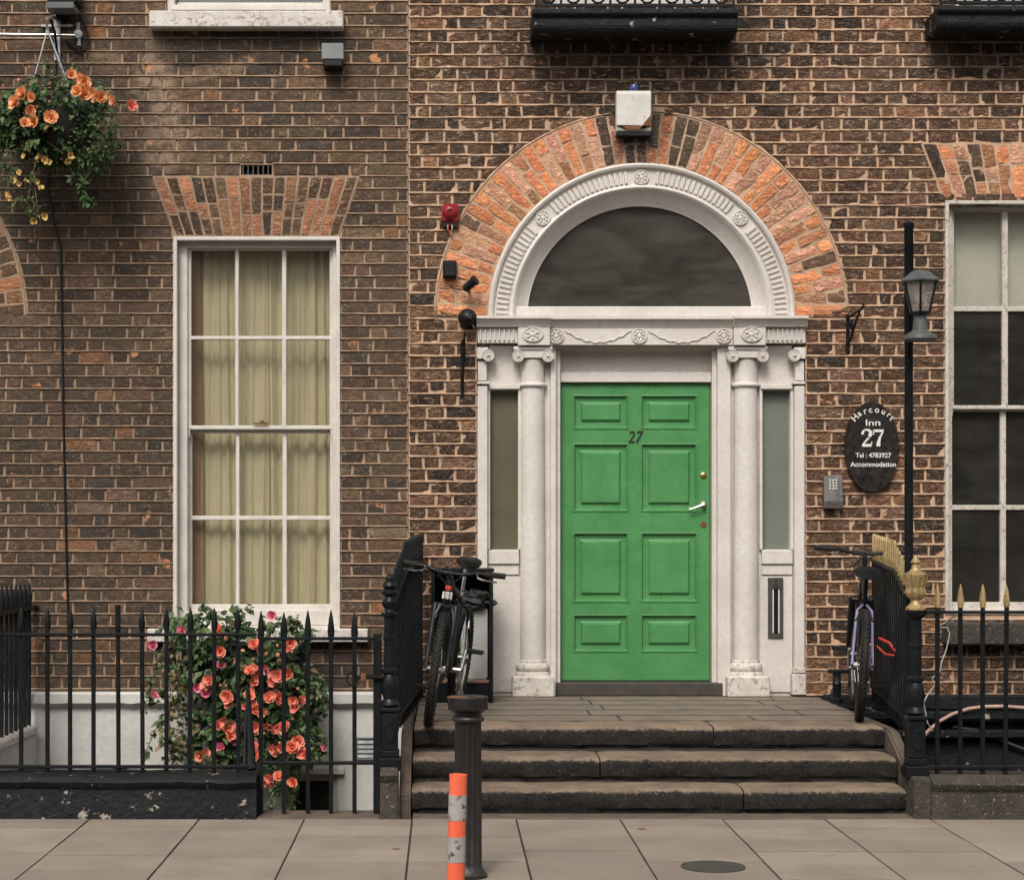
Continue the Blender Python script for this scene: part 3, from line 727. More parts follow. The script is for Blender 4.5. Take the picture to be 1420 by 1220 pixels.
for s in (0, 1):                     # quarter pilasters at the outer edges
    X = (lambda p: ex(p)) if s == 0 else (lambda p: ex(mir(p)))
    def bx2(a, b, y0, y1, za, zb, nm, mt):
        p, q = sorted((X(a), X(b))); MB().box(p, q, y0, y1, ez(za), ez(zb)).build(nm, mt, dcase, bevel=.004)
    bx2(662, 676, .0, .0748, 930, 535, 'pilaster', M['white']); bx2(661.5, 679, -.012, .0747, 533, 529, 'pilaster_ring', M['white'])
    bx2(662.5, 675, .004, .0746, 528, 500, 'pilaster_neck', M['white']); bx2(661.5, 677, -.02, .0745, 498, 482, 'pilaster_capital', M['white'])
    bx2(661, 680, -.02, .0744, 963, 934, 'pilaster_plinth', M['white_old']); bx2(661, 678, -.012, .0743, 933, 926, 'pilaster_base', M['white_old'])
    volute(X(677), ez(493), -.025)
# entablature: cornice profile swept along each length
def cornice(xa, xb, y):
    prof = [(.07, ez(440)), (y - .055, ez(440)), (y - .055, ez(444)), (y - .04, ez(445)), (y - .032, ez(448)), (y - .012, ez(451)), (y - .008, ez(454)), (y, ez(455)), (.07, ez(455))]
    MB().prism(prof, xa, xb, 'yz').build('cornice', M['white'], dcase, smooth=True)
cornice(ex(661), ex(763), -.055); cornice(ex(763) + .001, ex(mir(763)) - .001, -.012); cornice(ex(mir(763)), ex(1117), -.055)
for s in (0, 1):
    X = (lambda p: ex(p)) if s == 0 else (lambda p: ex(mir(p)))
    p, q = sorted((X(718), X(762))); MB().box(p, q, -.06, .0735, ez(480), ez(455) - .001).build('entablature_block', M['white'], dcase, bevel=.003)
    m = MB(); p, q = sorted((X(662), X(718))); m.box(p + .001, q - .001, -.03, .0735, ez(476.5), ez(455) - .001)
    m.build('fluted_frieze', M['white'], dcase, bevel=.003)
    m = MB(); e0 = p + .012
    for k in range(8):
        a = e0 + k * (q - p - .02) / 8; m.prism([(a, -.029), (a + .005, -.043), (a + .015, -.043), (a + .020, -.029)], ez(473), ez(457), 'xy')
    m.build('frieze_ribs', M['white'], dcase)
MB().box(ex(762) + .001, ex(mir(762)) - .001, -.018, .0735, ez(479), ez(455) - .001).build('frieze', M['white'], dcase, bevel=.003)
def rosette(x, z, y, rx, rz, petals=8):
    m = MB(); n = 40; i = len(m.v)
    for (f, d) in ((1, 0), (.98, -.012), (.86, -.013), (.80, -.006), (.30, -.006), (.26, -.014), (.12, -.017)):
        for j in range(n):
            t = j / n * 6.283; m.vert((x + rx * f * math.cos(t), y + d, z + rz * f * math.sin(t)))
    for k in range(6):
        for j in range(n): m.face(k * n + j, k * n + (j + 1) % n, (k + 1) * n + (j + 1) % n, (k + 1) * n + j)
    m.face(*[6 * n + j for j in range(n)])
    for p in range(petals):
        a = (p + .5) / petals * 6.283; u = (math.cos(a), math.sin(a)); w = (-u[1], u[0])
        ids = []
        for f, h, d in ((.30, .05, -.012), (.55, .14, -.017), (.74, .11, -.013)):
            for sg in (-1, 1): ids.append(m.vert((x + rx * (u[0] * f + w[0] * h * sg), y + d, z + rz * (u[1] * f + w[1] * h * sg))))
        m.face(ids[0], ids[1], ids[3], ids[2]); m.face(ids[2], ids[3], ids[5], ids[4])
    m.build('rosette', M['white'], dcase, smooth=True)
for px in (771, 886, 1003): rosette(ex(px), ez(466.5), -.019, .054, .054, 8)
for px in (738, mir(738)): rosette(ex(px), ez(465), -.061, .073, .053, 6)
for a, b in ((783, 875), (898, 991)):
    pts = []
    for k in range(31):
        t = k / 30; pts.append((ex(a + (b - a) * t), -.021, ez(458 + 17 * (1 - (2 * t - 1) ** 2) + 1.0 * math.sin(t * 45))))
    MB().tube(pts, [.005 + .0025 * abs(math.sin(k * 1.3)) for k in range(31)], 6).build('swag', M['white'], dcase, smooth=True)
# arch moulding: outer bead, fluted band, splayed reveal, springer bar, glass
m = MB(); NA = 64
prof = [(1.06, .06), (1.06, -.045), (1.045, -.058), (1.03, -.05), (1.022, -.03), (1.015, -.022), (.915, -.022), (.908, -.034), (.895, -.038), (.882, -.03), (.872, -.01), (.80, .085), (.785, .09), (.785, .14)]
for r, y in prof:
    for x, z in arc(AC, AZ, r, 0, 180, NA): m.vert((x, y, z))
for k in range(len(prof) - 1):
    for j in range(NA): a = k * (NA + 1) + j; m.face(a, a + 1, a + NA + 2, a + NA + 1)
m.build('arch_moulding', M['white'], dcase, smooth=True)
ribs = MB()
for k in range(83):
    a = R(1.8 + 176.4 * k / 82)
    if any(abs(math.degrees(a) - q) < 4.6 for q in (45, 90, 135)): continue
    u = (math.cos(a), math.sin(a)); w = (-u[1], u[0])
    ids = []
    for y, h in ((-.021, .0125), (-.036, .0085)):
        for r_, sg in ((.925, -1), (1.006, -1), (1.006, 1), (.925, 1)): ids.append(ribs.vert((AC + u[0] * r_ + w[0] * h * sg, y, AZ + u[1] * r_ + w[1] * h * sg)))
    ribs.face(ids[4], ids[5], ids[6], ids[7])
    for q in range(4): ribs.face(ids[q], ids[(q + 1) % 4], ids[4 + (q + 1) % 4], ids[4 + q])
tag(ribs.build('arch_fluting', M['white'], dcase), kind='stuff')
for a in (45, 90, 135): rosette(AC + .965 * math.cos(R(a)), AZ + .965 * math.sin(R(a)), -.024, .052, .052, 7)
MB().box(AC - .91, AC + .91, -.005, .14, AZ + .001, ez(425)).build('fanlight_sill', M['white'], dcase, bevel=.006)
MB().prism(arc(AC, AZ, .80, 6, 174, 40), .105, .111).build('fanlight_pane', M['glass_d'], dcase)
room(houseR, .3, 2.45, .42, 4.1, M['dark'], 2.0)
# letter slot in the right lower panel
sl = MB().holed(rect(ex(1067), ex(1088), ez(885), ez(801)), [rect(ex(1073), ex(1083), ez(879), ez(817))], .048, .063).build('letter_slot', M['iron'], dcase, bevel=.002)
MB().box(ex(1072), ex(1084), .058, .0615, ez(880), ez(816)).build('slot_flap', M['matt_black'], dcase)
m = MB(); m.box(ex(1073.2), ex(1074.6), .046, .058, ez(878), ez(818)); m.box(ex(1081.2), ex(1082.6), .046, .058, ez(878), ez(818)); m.build('slot_edge', M['letter'], dcase)
m = MB(); m.lathe([(.001, -.006), (.008, -.004), (.009, 0)], (ex(1077.5), .047, ez(805)), 10, 'y'); m.lathe([(.014, -.004), (.012, -.005), (.006, 0)], (ex(1077.5), .047, ez(812)), 12, 'y'); m.build('slot_screw', M['joint'], dcase)

# ---------------- the green door
Y = .165
PX = ((797, 875), (892, 972)); PZ = ((593, 545), (709, 613), (836, 738), (906, 853))
sx0, sx1, sz0, sz1 = ex(779.5), ex(989), ez(946), ez(529)
door = MB().holed(rect(sx0, sx1, sz0, sz1), [rect(ex(a), ex(b), ez(c), ez(d)) for a, b in PX for c, d in PZ], Y, Y + .03)
door = door.build('door', M['green'], houseR, bevel=.003)
MB().box(sx0 + .001, sx1 - .001, Y + .024, Y + .045, sz0 + .001, sz1 - .001).build('door_core', M['green'], door)
def frustum(m, x0, x1, z0, z1, steps):
    """rings: (inset, y)"""
    i = len(m.v)
    for d, y in steps:
        for x, z in rect(x0 + d, x1 - d, z0 + d, z1 - d): m.vert((x, y, z))
    for k in range(len(steps) - 1):
        for j in range(4): m.face(i + 4 * k + j, i + 4 * k + (j + 1) % 4, i + 4 * k + 4 + (j + 1) % 4, i + 4 * k + 4 + j)
    m.face(*[i + 4 * (len(steps) - 1) + j for j in range(4)])
for a, b in PX:
    for c, d in PZ:
        m = MB(); frustum(m, ex(a) - .002, ex(b) + .002, ez(c) - .002, ez(d) + .002, [(0, Y - .004), (.009, Y - .006), (.016, Y + .004), (.02, Y + .018), (.052, Y + .020), (.058, Y + .017), (.068, Y + .002), (.073, Y + .001)])
        m.build('panel', M['green'], door)
MB().box(ex(771), ex(1003), .02, .21, .4245, ez(947)).build('threshold', M['thresh'], dcase, bevel=.006)
# ironmongery
m = MB(); m.lathe([(.022, 0), (.022, -.008), (.012, -.010), (.011, -.05), (.001, -.052)], (ex(980), Y - .001, ez(699)), 16, 'y')
m.tube([(ex(980), Y - .045, ez(699)), (ex(974), Y - .048, ez(701)), (ex(966), Y - .046, ez(704)), (ex(959), Y - .04, ez(706))], [.010, .009, .008, .009], 8)
m.build('lever_handle', M['steel'], door, smooth=True)
MB().lathe([(.022, 0), (.022, -.006), (.014, -.012), (.001, -.012)], (ex(980), Y - .001, ez(658)), 16, 'y').build('lock', M['brass'], door, smooth=True)
MB().lathe([(.021, 0), (.020, -.005), (.009, -.007), (.001, -.004)], (ex(980), Y - .001, ez(727)), 16, 'y').build('keyhole_cover', M['rust'], door, smooth=True)

# ---------------- lettering
def text_mesh(body, size, extrude=.003, bold=0.0):
    cu = bpy.data.curves.new('t', 'FONT'); cu.body = body; cu.size = size; cu.extrude = extrude; cu.offset = bold; cu.align_x = 'CENTER'; cu.align_y = 'CENTER'
    o = bpy.data.objects.new('t', cu); col.objects.link(o)
    bpy.context.view_layer.update()
    me = bpy.data.meshes.new_from_object(o.evaluated_get(bpy.context.evaluated_depsgraph_get()))
    bpy.data.objects.remove(o); return me
def put_text(name, body, x, y, z, size, mat, parent, bold=0, rot=0, sx=1.0, shear=0, fit=None):
    me = text_mesh(body, size, .002, bold)
    if fit: xx = [v.co.x for v in me.vertices]; sx = fit / (max(xx) - min(xx))
    me.materials.clear(); me.materials.append(mat); me.name = name
    if shear: me.transform(Matrix(((1, shear, 0, 0), (0, 1, 0, 0), (0, 0, 1, 0), (0, 0, 0, 1))))
    me.transform(Matrix.Translation((x, y, z)) @ Matrix.Rotation(rot, 4, 'Y') @ Matrix.Rotation(R(90), 4, 'X') @ Matrix.Diagonal((sx, 1, 1, 1)))
    o = bpy.data.objects.new(name, me); col.objects.link(o); par(o, parent); return o
put_text('house_number', '27', ex(884.5), Y - .003, ez(605), .118, M['joint'], door, .001, 0, .85, .22)

def glyph27(mb, x, z, s, y):
    """fat serif figures 2 and 7 drawn as strokes"""
    def stroke(pts, wds):
        for k in range(len(pts) - 1):
            a, b = Vector((pts[k][0], 0, pts[k][1])), Vector((pts[k + 1][0], 0, pts[k + 1][1])); d = (b - a)
            if d.length < 1e-6: continue
            d.normalize(); n = Vector((-d.z, 0, d.x)); i = len(mb.v)
            for yy in (y, y + .003):
                for p, w, sg in ((a - d * .02 * s, wds[k], 1), (b + d * .02 * s, wds[k + 1], 1), (b + d * .02 * s, wds[k + 1], -1), (a - d * .02 * s, wds[k], -1)):
                    q = p * 1.0 + n * (w * sg / 2); mb.vert((x + q.x * s, yy + .00002 * k, z + q.z * s))
            for q in ((0, 1, 2, 3), (4, 7, 6, 5), (0, 4, 5, 1), (2, 6, 7, 3), (1, 5, 6, 2), (3, 7, 4, 0)): mb.face(*[i + t for t in q])
    stroke([(-.62, .22), (-.62, .34), (-.52, .46), (-.36, .5), (-.2, .44), (-.13, .28), (-.2, .1), (-.4, -.14), (-.62, -.40)], [.16, .14, .1, .1, .16, .22, .18, .1, .08])
    stroke([(-.64, -.42), (-.10, -.42)], [.16, .16]); stroke([(-.10, -.42), (-.08, -.2)], [.07, .05])
    stroke([(.02, .43), (.62, .43)], [.15, .15]); stroke([(.02, .48), (.03, .2)], [.07, .05]); stroke([(.60, .40), (.40, .05), (.32, -.25), (.31, -.48)], [.08, .12, .2, .24])

# ================================================================== things on the facade
FR = -.012
def on_wall(name, label, cat, px, py, y=FR, group=None): return thing(name, label, cat, (ex(px), y, ez(py)), group)
# oval name plate
sg = on_wall('oval_sign', 'black oval slate inn sign with white lettering on the brick wall', 'sign', 1207, 620)
c = (ex(1207), ez(620)); rx, rz = .188, .312
m = MB(); n = 48
for f, y in ((1, .01), (1, -.045), (.985, -.052)):
    for j in range(n): m.vert((c[0] + rx * f * math.cos(j / n * 6.2832), y, c[1] + rz * f * math.sin(j / n * 6.2832)))
for k in range(2):
    for j in range(n): m.face(k * n + j, k * n + (j + 1) % n, (k + 1) * n + (j + 1) % n, (k + 1) * n + j)
m.face(*[2 * n + j for j in range(n)]); m.face(*list(range(n))[::-1])
m.build('plate', M['slate'], sg)
def slab_serif(word, x, z, size, y, fit):
    put_text('lettering', word, x, y, z, size, M['letter'], sg, .0007, 0, 1, 0, fit)
word = 'Harcourt'
adv = [.0, .037, .070, .098, .131, .165, .200, .228]
for k, ch in enumerate(word):
    a = R(-66 + 134 * adv[k] / .228)
    put_text('letter', ch, ex(1208.5) + .138 * math.sin(a), -.053, ez(569) - .092 * (1 - math.cos(a)), .058 if k else .064, M['letter'], sg, .0009, a * .72, 1.0)
slab_serif('Inn', c[0] + .005, ez(587), .060, -.053, .10)
m = MB(); glyph27(m, c[0] + .006, ez(608), .118, -.056); m.build('house_number', M['letter'], sg)
MB().box(c[0] - .072, c[0] + .022, -.0585, -.0565, ez(607.4), ez(606.2)).build('number_line', M['slate'], sg)
slab_serif('Tel : 4783927', c[0] + .008, ez(632), .046, -.053, .245); slab_serif('Accommodation', c[0] + .008, ez(644.5), .046, -.053, .315)
# entry keypad
kp = on_wall('entry_keypad', 'small steel door entry keypad on the brick beside the doorcase', 'keypad', 1153, 682)
x0, x1, z0, z1 = ex(1140), ex(1166), ez(705), ez(659)
MB().prism([(.005, z0), (-.075, z0), (-.075, z0 + .05), (-.05, z1), (.005, z1)], x0, x1, 'yz').build('housing', M['keypad'], kp, bevel=.003)
for i in range(3):
    for j in range(4):
        zz = z1 - .035 - j * .019; MB().box(x0 + .037 + i * .021, x0 + .049 + i * .021, -.070 + j * -.0022 + .008, -.045, zz - .005, zz + .005).build('button', M['letter'], kp)
MB().lathe([(.009, 0), (.009, -.006), (.001, -.007)], ((x0 + x1) / 2, -.074, z0 + .035), 12, 'y').build('call_button', M['steel'], kp)
# burglar alarm box
al = on_wall('alarm_box', 'rust streaked white alarm box with blue lamp above the arch', 'alarm', 877, 160)
x0, x1, z0, z1 = ex(853), ex(901), ez(190), ez(130)
MB().prism([(.005, z0), (-.085, z0 + .02), (-.10, z0 + .06), (-.10, z1 - .02), (-.085, z1), (.005, z1)], x0, x1, 'yz').build('housing', M['alarm'], al, bevel=.006)
MB().prism([(x0 + .002, z0 + .06), (x0 + .05, z0 + .045), (x0 + .075, z0 + .03), (x0 + .165, z0 + .03), (x0 + .19, z0 + .075), (x1 - .002, z0 + .13), (x1 - .002, z0 + .052), (x0 + .002, z0 + .052)], -.1022, -.098).build('rust_patch', M['rust'], al)
MB().box(x0 + .004, x1 - .004, -.087, .004, z0 - .012, z0 + .019).build('underside', M['matt_black'], al, bevel=.004)
MB().lathe([(.03, 0), (.034, .006), (.034, .035), (.028, .048), (.001, .052)], (ex(878), -.05, z1 - .001), 16).build('strobe_lamp', M['blue'], al, smooth=True)
# red sounder
sd = on_wall('alarm_sounder', 'round red fire alarm sounder with dangling wires beside the arch', 'alarm', 624, 300)
m = MB(); m.box(ex(612), ex(637), -.05, .005, ez(310), ez(284)); m.build('base', M['red'], sd, bevel=.012, seg=2)
MB().lathe([(.052, 0), (.05, -.012), (.035, -.026), (.02, -.032), (.018, -.022), (.010, -.022), (.001, -.030)], (ex(624), -.05, ez(296)), 20, 'y').build('horn', M['red'], sd, smooth=True)
MB().box(ex(614), ex(635), -.04, .004, ez(317), ez(310) - .001).build('terminal_box', M['matt_black'], sd, bevel=.004)
for q in (-.014, .014): MB().tube([(ex(624) + q, -.035, ez(312)), (ex(624) + q * 1.1, -.045, ez(319)), (ex(624.5), -.03, ez(326)), (ex(625), -.004, ez(327))], .005, 6).build('wire', M['redp'] if q < 0 else M['wire_p'], sd)
# black box and spotlight on the arch
bb = on_wall('junction_box', 'small square black box fixed to the orange arch bricks', 'box', 623, 374)
MB().box(ex(614), ex(633), -.065, .005, ez(386), ez(363)).build('housing', M['matt_black'], bb, bevel=.006)
MB().box(ex(616), ex(631), -.07, -.0655, ez(384), ez(365)).build('cover', M['matt_black'], bb, bevel=.003)
sp = on_wall('spotlight', 'small black tilted spotlight with loose wire on the arch bricks', 'spotlight', 652, 397)
m = MB(); m.lathe([(.018, 0), (.028, .01), (.030, .09), (.036, .095), (.036, .11), (.028, .112)], (0, 0, 0), 16)
o = m.build('lamp_head', M['matt_black'], None, smooth=True)
o.data.transform(Matrix.Translation((ex(644), -.09, ez(404))) @ Euler((R(28), R(52), 0)).to_matrix().to_4x4()); par(o, sp)
MB().tube([(ex(651), -.10, ez(399)), (ex(650), -.05, ez(403)), (ex(650), .0, ez(404))], .010, 8).build('arm', M['matt_black'], sp)
MB().tube([(ex(645), -.07, ez(402)), (ex(640), -.03, ez(403)), (ex(633), -.02, ez(402)), (ex(627), -.018, ez(399)), (ex(625), -.016, ez(395))], .004, 5).build('wire', M['matt_black'], sp)
# dome camera
dm = on_wall('dome_camera', 'round black dome camera beside the cornice of the doorcase', 'camera', 648, 442)
MB().lathe([(.062, .06), (.066, .02), (.06, -.005), (.05, -.015)], (ex(648), -.06, ez(442)), 22, 'y').build('base', M['matt_black'], dm, smooth=True)
MB().lathe([(.056, 0), (.052, -.022), (.038, -.042), (.02, -.054), (.001, -.058)], (ex(648), -.07, ez(442)), 22, 'y').build('dome', M['matt_black'], dm, smooth=True)
MB().lathe([(.017, 0), (.017, -.012), (.012, -.016), (.010, -.010), (.001, -.012)], (ex(651), -.122, ez(442)), 14, 'y').build('lens', M['iron'], dm, smooth=True)
MB().tube([(ex(655), -.06, ez(450)), (ex(657), -.05, ez(455)), (ex(657), -.01, ez(456))], .006, 6).build('cable', M['wire_w'], dm)
# wrought iron basket brackets
def iron_bracket(px, py0, py1, label, lean):
    b = on_wall('iron_bracket', label, 'bracket', px, py1, group='empty iron brackets beside the door arch')
    x = ex(px); zt, zb = ez(py0), ez(py1)
    m = MB(); m.box(x - .012, x + .012, -.02, .005, zb, zt); m.build('wall_bar', M['black'], b, bevel=.003)
    MB().tube([(x, -.018, zt - .03), (x + lean * .03, -.16, zt - .01), (x + lean * .06, -.30, zt), (x + lean * .062, -.335, zt + .02), (x + lean * .06, -.35, zt)], .009, 7).build('arm', M['black'], b)
    m = MB(); m.tube([(x, -.018, zb + .06), (x + lean * .012, -.09, zb + .10), (x + lean * .035, -.18, zb + .2), (x + lean * .05, -.25, zt - .015)], .008, 7)
    sp_ = []
    for k in range(24):
        a = k / 23 * 9; q = .045 * (1 - k / 30); sp_.append((x + lean * .018, -.09 + q * math.cos(a), zt - .09 + q * math.sin(a)))
    m.tube(sp_, .006, 6); m.build('scroll_brace', M['black'], b)
iron_bracket(641, 472, 550, 'thin black iron wall bracket under the dome camera', .25)
iron_bracket(1175, 436, 490, 'black hooked iron wall bracket on the sign side of the door arch', .55)
# grey light box on the left house
gl = on_wall('wall_light', 'plain grey box shaped wall light on the dark brick', 'wall light', 462, 84)
MB().box(ex(448), ex(478), -.15, .005, ez(90), ez(68)).build('housing', M['grey'], gl, bevel=.004)
MB().box(ex(449.5), ex(476.5), -.145, .004, ez(99), ez(90) - .001).build('diffuser', M['matt_black'], gl, bevel=.004)
# balconies
def balcony(xa, xb, za, zb, full):
    led = MB(); prof = [(.01, zb), (-.30, zb), (-.32, zb + .03), (-.32, za - .05), (-.35, za - .04), (-.35, za), (.01, za)]
    led.prism(prof, xa, xb, 'yz')
    b = led.build('balcony', M['black_wall'], houseR, bevel=.01)
    y = -.31; MB().bar((xa + .02, y, za + .03), (xb - .02, y, za + .03), .02).build('bottom_rail', M['black'], b)
    MB().bar((xa + .02, y, za + .75), (xb - .02, y, za + .75), .03).build('top_rail', M['black'], b)
    nn = int((xb - xa) / .16)
    for k in range(nn + 1):
        x = xa + .03 + (xb - xa - .06) * k / nn
        MB().bar((x, y, za - .002), (x, y, za + .75), .016).build('baluster', M['black'], b)
        if k < nn:
            x2 = x + (xb - xa - .06) / nn / 2
            mm = MB()
            mm.tube([(x2 + .045 * math.cos(t * .52), y, za + .09 + .045 * math.sin(t * .52)) for t in range(12)], .008, 6, True)
            mm.tube([(x2 + .055 * math.cos(t * .52), y, za + .26 + .09 * math.sin(t * .52)) for t in range(12)], .008, 6, True); mm.build('scroll', M['black'], b)
balcony(dx(738, -.33), dx(1024, -.33), dz(13, -.33), dz(43, -.33), True)
balcony(dx(1300, -.33), dx(1580, -.33), dz(9, -.33), dz(39, -.33), True)

# ================================================================== steps and landing
LZ = .423
steps = thing('stone_steps', 'worn dark granite entrance steps and landing up to the green door', 'steps', (1.2, -2.3, 0))
MB().box(-.138, 2.6, -1.95, -.036, -2.4, .385).box(-.137, 2.584, -1.664, -.037, .37, .4222).build('landing_core', M['joint'], steps)
MB().box(DX0 + .004, DX1 - .004, -.034, .3, .36, .4225).build('threshold_stone', M['landing'], steps)
def stone(x0, x1, yb, yf, z0, z1, seed):
    prof = [(yb, z1, 0), (yf + .10, z1, 0), (yf + .045, z1 - .002, 0), (yf + .018, z1 - .008, 0), (yf + .004, z1 - .022, 1), (yf, z1 - .04, 1), (yf + .002, z1 - .075, 1), (yf + .006, z1 - .105, 1), (yf + .022, z0 + .018, 1), (yf + .024, z0, 1)]
    m = MB(); n = max(6, int((x1 - x0) / .045)); k_ = len(prof)
    for i in range(n + 1):
        x = x0 + (x1 - x0) * i / n; e = min(i, n - i)
        for (y, z, f) in prof:
            a = .006 * noise.noise((x * 6 + seed, y * 9, z * 9)) + .005 * noise.noise((x * 23 + seed, y * 21, z * 25))
            inn = .012 if e == 0 else 0
            m.vert((x, min(y + (a * 1.6 if y < yb else 0) + inn * (y < yb), yb), z + (a * .7 if z > z0 + .01 else 0) - inn * .5 * (z > z0 + .01)))
    for i in range(n):
        for j in range(k_ - 1):
            m.m = 1 if prof[j + 1][2] and prof[j][2] else 0
            a = i * k_ + j; m.face(a, a + k_, a + k_ + 1, a + 1)
    m.m = 1; m.face(*range(k_)); m.face(*[n * k_ + j for j in range(k_)][::-1])
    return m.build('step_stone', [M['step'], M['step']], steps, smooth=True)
r = .141
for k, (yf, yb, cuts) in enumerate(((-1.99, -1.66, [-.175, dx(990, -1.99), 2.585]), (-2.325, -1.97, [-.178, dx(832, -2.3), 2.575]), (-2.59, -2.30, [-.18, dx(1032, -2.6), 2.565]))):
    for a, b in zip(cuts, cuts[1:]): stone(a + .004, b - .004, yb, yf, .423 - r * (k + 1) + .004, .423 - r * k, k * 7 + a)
m = MB(); m.box(-.17, 2.57, -2.0, -1.96, -.3, .29); m.box(-.17, 2.57, -2.30, -1.99, -.3, .15); m.box(-.17, 2.57, -2.56, -2.29, -.3, .012); m.build('step_bed', M['joint'], steps)
MB().box(-.17, 2.57, -2.755, -2.57, -.2, .004).build('base_flag', M['granite'], steps, bevel=.004)
ys = [-.036, -.30, -.62, -.98, -1.32, -1.655]
for i, (a, b) in enumerate(zip(ys, ys[1:])):
    x = -.174; cuts = [x]
    while x < 2.5:
        x += rng.uniform(.8, 1.4); cuts.append(x if x < 2.3 else 2.585)
    for p, q in zip(cuts, cuts[1:]):
        if q > p + .03: MB().box(p + .008, q - .008, b + .026, a - .026, .39, LZ + rng.uniform(.0, .0012)).build('flag', M['landing'], steps)
for x0, x1 in ((-.245, -.182), (2.588, 2.655)):
    MB().prism([(-.036, -2.4), (-.036, .40), (-1.95, .41), (-2.05, .40), (-2.55, .17), (-2.62, .10), (-2.62, -2.4)], x0, x1, 'yz').build('side_string', M['granite'], steps, bevel=.012, seg=2)

# ================================================================== low walls under the railings
def plinth(x0, x1, z, label, mat, seed, yf=-2.75):
    prof = [(-2.44, -2.4), (-2.44, z - .02), (-2.47, z), (yf + .05, z), (yf + .012, z - .012), (yf - .008, z - .035), (yf + .004, z - .06), (yf + .018, z - .075), (yf + .012, .06), (yf, -.02), (yf, -2.4)]
    m = MB(); n = max(2, int((x1 - x0) / .06)); k_ = len(prof)
    for i in range(n + 1):
        x = x0 + (x1 - x0) * i / n
        for y, zz in prof:
            a = .010 * noise.noise((x * 3 + seed, y * 4, zz * 4)) + .006 * noise.noise((x * 15 + seed, y * 15, zz * 15))
            m.vert((x, y + (a if zz > -1 and y < -2.5 else 0), zz + (a * .8 if zz > .05 else 0)))
    for i in range(n):
        for j in range(k_): a = i * k_ + j; b = i * k_ + (j + 1) % k_; m.face(a, b, b + k_, a + k_)
    m.face(*range(k_)); m.face(*[n * k_ + j for j in range(k_)])
    return tag(m.build('low_wall', mat, None, smooth=True), label, 'low wall', kind='thing')
plinth(-4.4, -1.02, .235, 'low black painted wall under the railing with the bright flowers', M['black_wall'], 3)
plinth(2.66, 5.2, .225, 'low rough brown stone wall under the gold tipped front railing', M['plinth'], 9)
plinth(-.345, -.25, .27, 'short rough stone block under the black newel beside the gate', M['plinth'], 5)
tag(MB().box(-1.018, -.347, -2.755, -2.46, -2.4, .006).build('gate_threshold', M['granite'], None, bevel=.006), 'granite threshold slab under the iron gate', 'threshold', kind='thing')
dv = thing('area_wall', 'white rendered dividing wall with iron railing at the edge of the sunken area', 'wall', (-2.92, -1.2, -2.4)); dv['kind'] = 'thing'
MB().box(-3.03, -2.81, -2.43, -.034, -2.4, .175).build('wall_body', M['render'], dv, bevel=.005)
MB().box(-3.06, -2.79, -2.43, -.09, .176, .235).build('coping', M['white_old'], dv, bevel=.012)

# ================================================================== railings
def spike(x, y, z, h, w, mat, root, style=0):
    m = MB()
    if style == 0: m.lathe([(w * .55, 0), (w * .62, h * .12), (w * .7, h * .3), (w * .45, h * .7), (.002, h)], (x, y, z), 6)
    else: m.lathe([(w * .6, 0), (w * .6, h * .15), (w * .75, h * .2), (w * .6, h * .28), (w * .55, h * .82), (w * .35, h * .95), (.002, h)], (x, y, z), 8)
    m.build('spike', mat, root, smooth=True)
def newel(x, y, z0, root, gold, H):
    m = MB(); m.box(x - .062, x + .062, y - .062, y + .062, z0 - .02, z0 + .05); m.box(x - .052, x + .052, y - .052, y + .052, z0 + .051, z0 + .09); m.box(x - .045, x + .045, y - .045, y + .045, z0 + .091, z0 + .30); m.box(x - .055, x + .055, y - .055, y + .055, z0 + .301, z0 + .325)
    m.build('newel_base', M['black'], root, bevel=.005)
    MB().lathe([(.036, 0), (.036, -.006), (.028, -.008), (.026, -.003), (.001, -.003)], (x, y - .045, z0 + .195), 18, 'y').build('oval_boss', M['black'], root, smooth=True).data.transform(Matrix.Translation((0, 0, z0 + .195)) @ Matrix.Diagonal((1, 1, 1.7, 1)) @ Matrix.Translation((0, 0, -z0 - .195)))
    b = z0 + .326; t = z0 + H
    pr = [(.03, b), (.05, b + .012), (.046, b + .03), (.036, b + .045), (.047, b + .08), (.05, b + .12), (.042, b + .16), (.034, b + .18), (.045, b + .19), (.045, b + .205), (.032, b + .215), (.032, b + .37), (.037, b + .375), (.037, b + .39), (.032, b + .395)]
    if gold:
        MB().lathe(pr + [(.032, t - .05), (.045, t - .04), (.06, t - .02), (.06, t)], (x, y, 0), 20).build('newel_shaft', M['black'], root, smooth=True)
        f = lambda a, z: 1 + (.10 * math.cos(a * 12) if t + .06 < z < t + .19 else 0)
        MB().lathe([(.055, t + .001), (.055, t + .012), (.04, t + .025), (.028, t + .04), (.026, t + .055), (.045, t + .075), (.056, t + .10), (.048, t + .118), (.05, t + .13), (.062, t + .165), (.066, t + .195), (.05, t + .205), (.032, t + .215), (.022, t + .235), (.02, t + .255), (.03, t + .262), (.02, t + .275), (.010, t + .295), (.002, t + .305)], (x, y, 0), 36, flute=f).build('urn_finial', M['gold'], root, smooth=True)
    else:
        MB().lathe(pr + [(.032, t), (.045, t + .008), (.047, t + .022), (.03, t + .03), (.026, t + .045), (.04, t + .065), (.043, t + .085), (.03, t + .10), (.028, t + .115), (.045, t + .13), (.045, t + .142), (.03, t + .155), (.042, t + .17), (.04, t + .185), (.024, t + .2), (.026, t + .215), (.012, t + .235), (.002, t + .245)], (x, y, 0), 20, flute=lambda a, z: 1 + (.08 * math.cos(a * 9) if t + .06 < z < t + .1 else 0)).build('newel_shaft', M['black'], root, smooth=True)
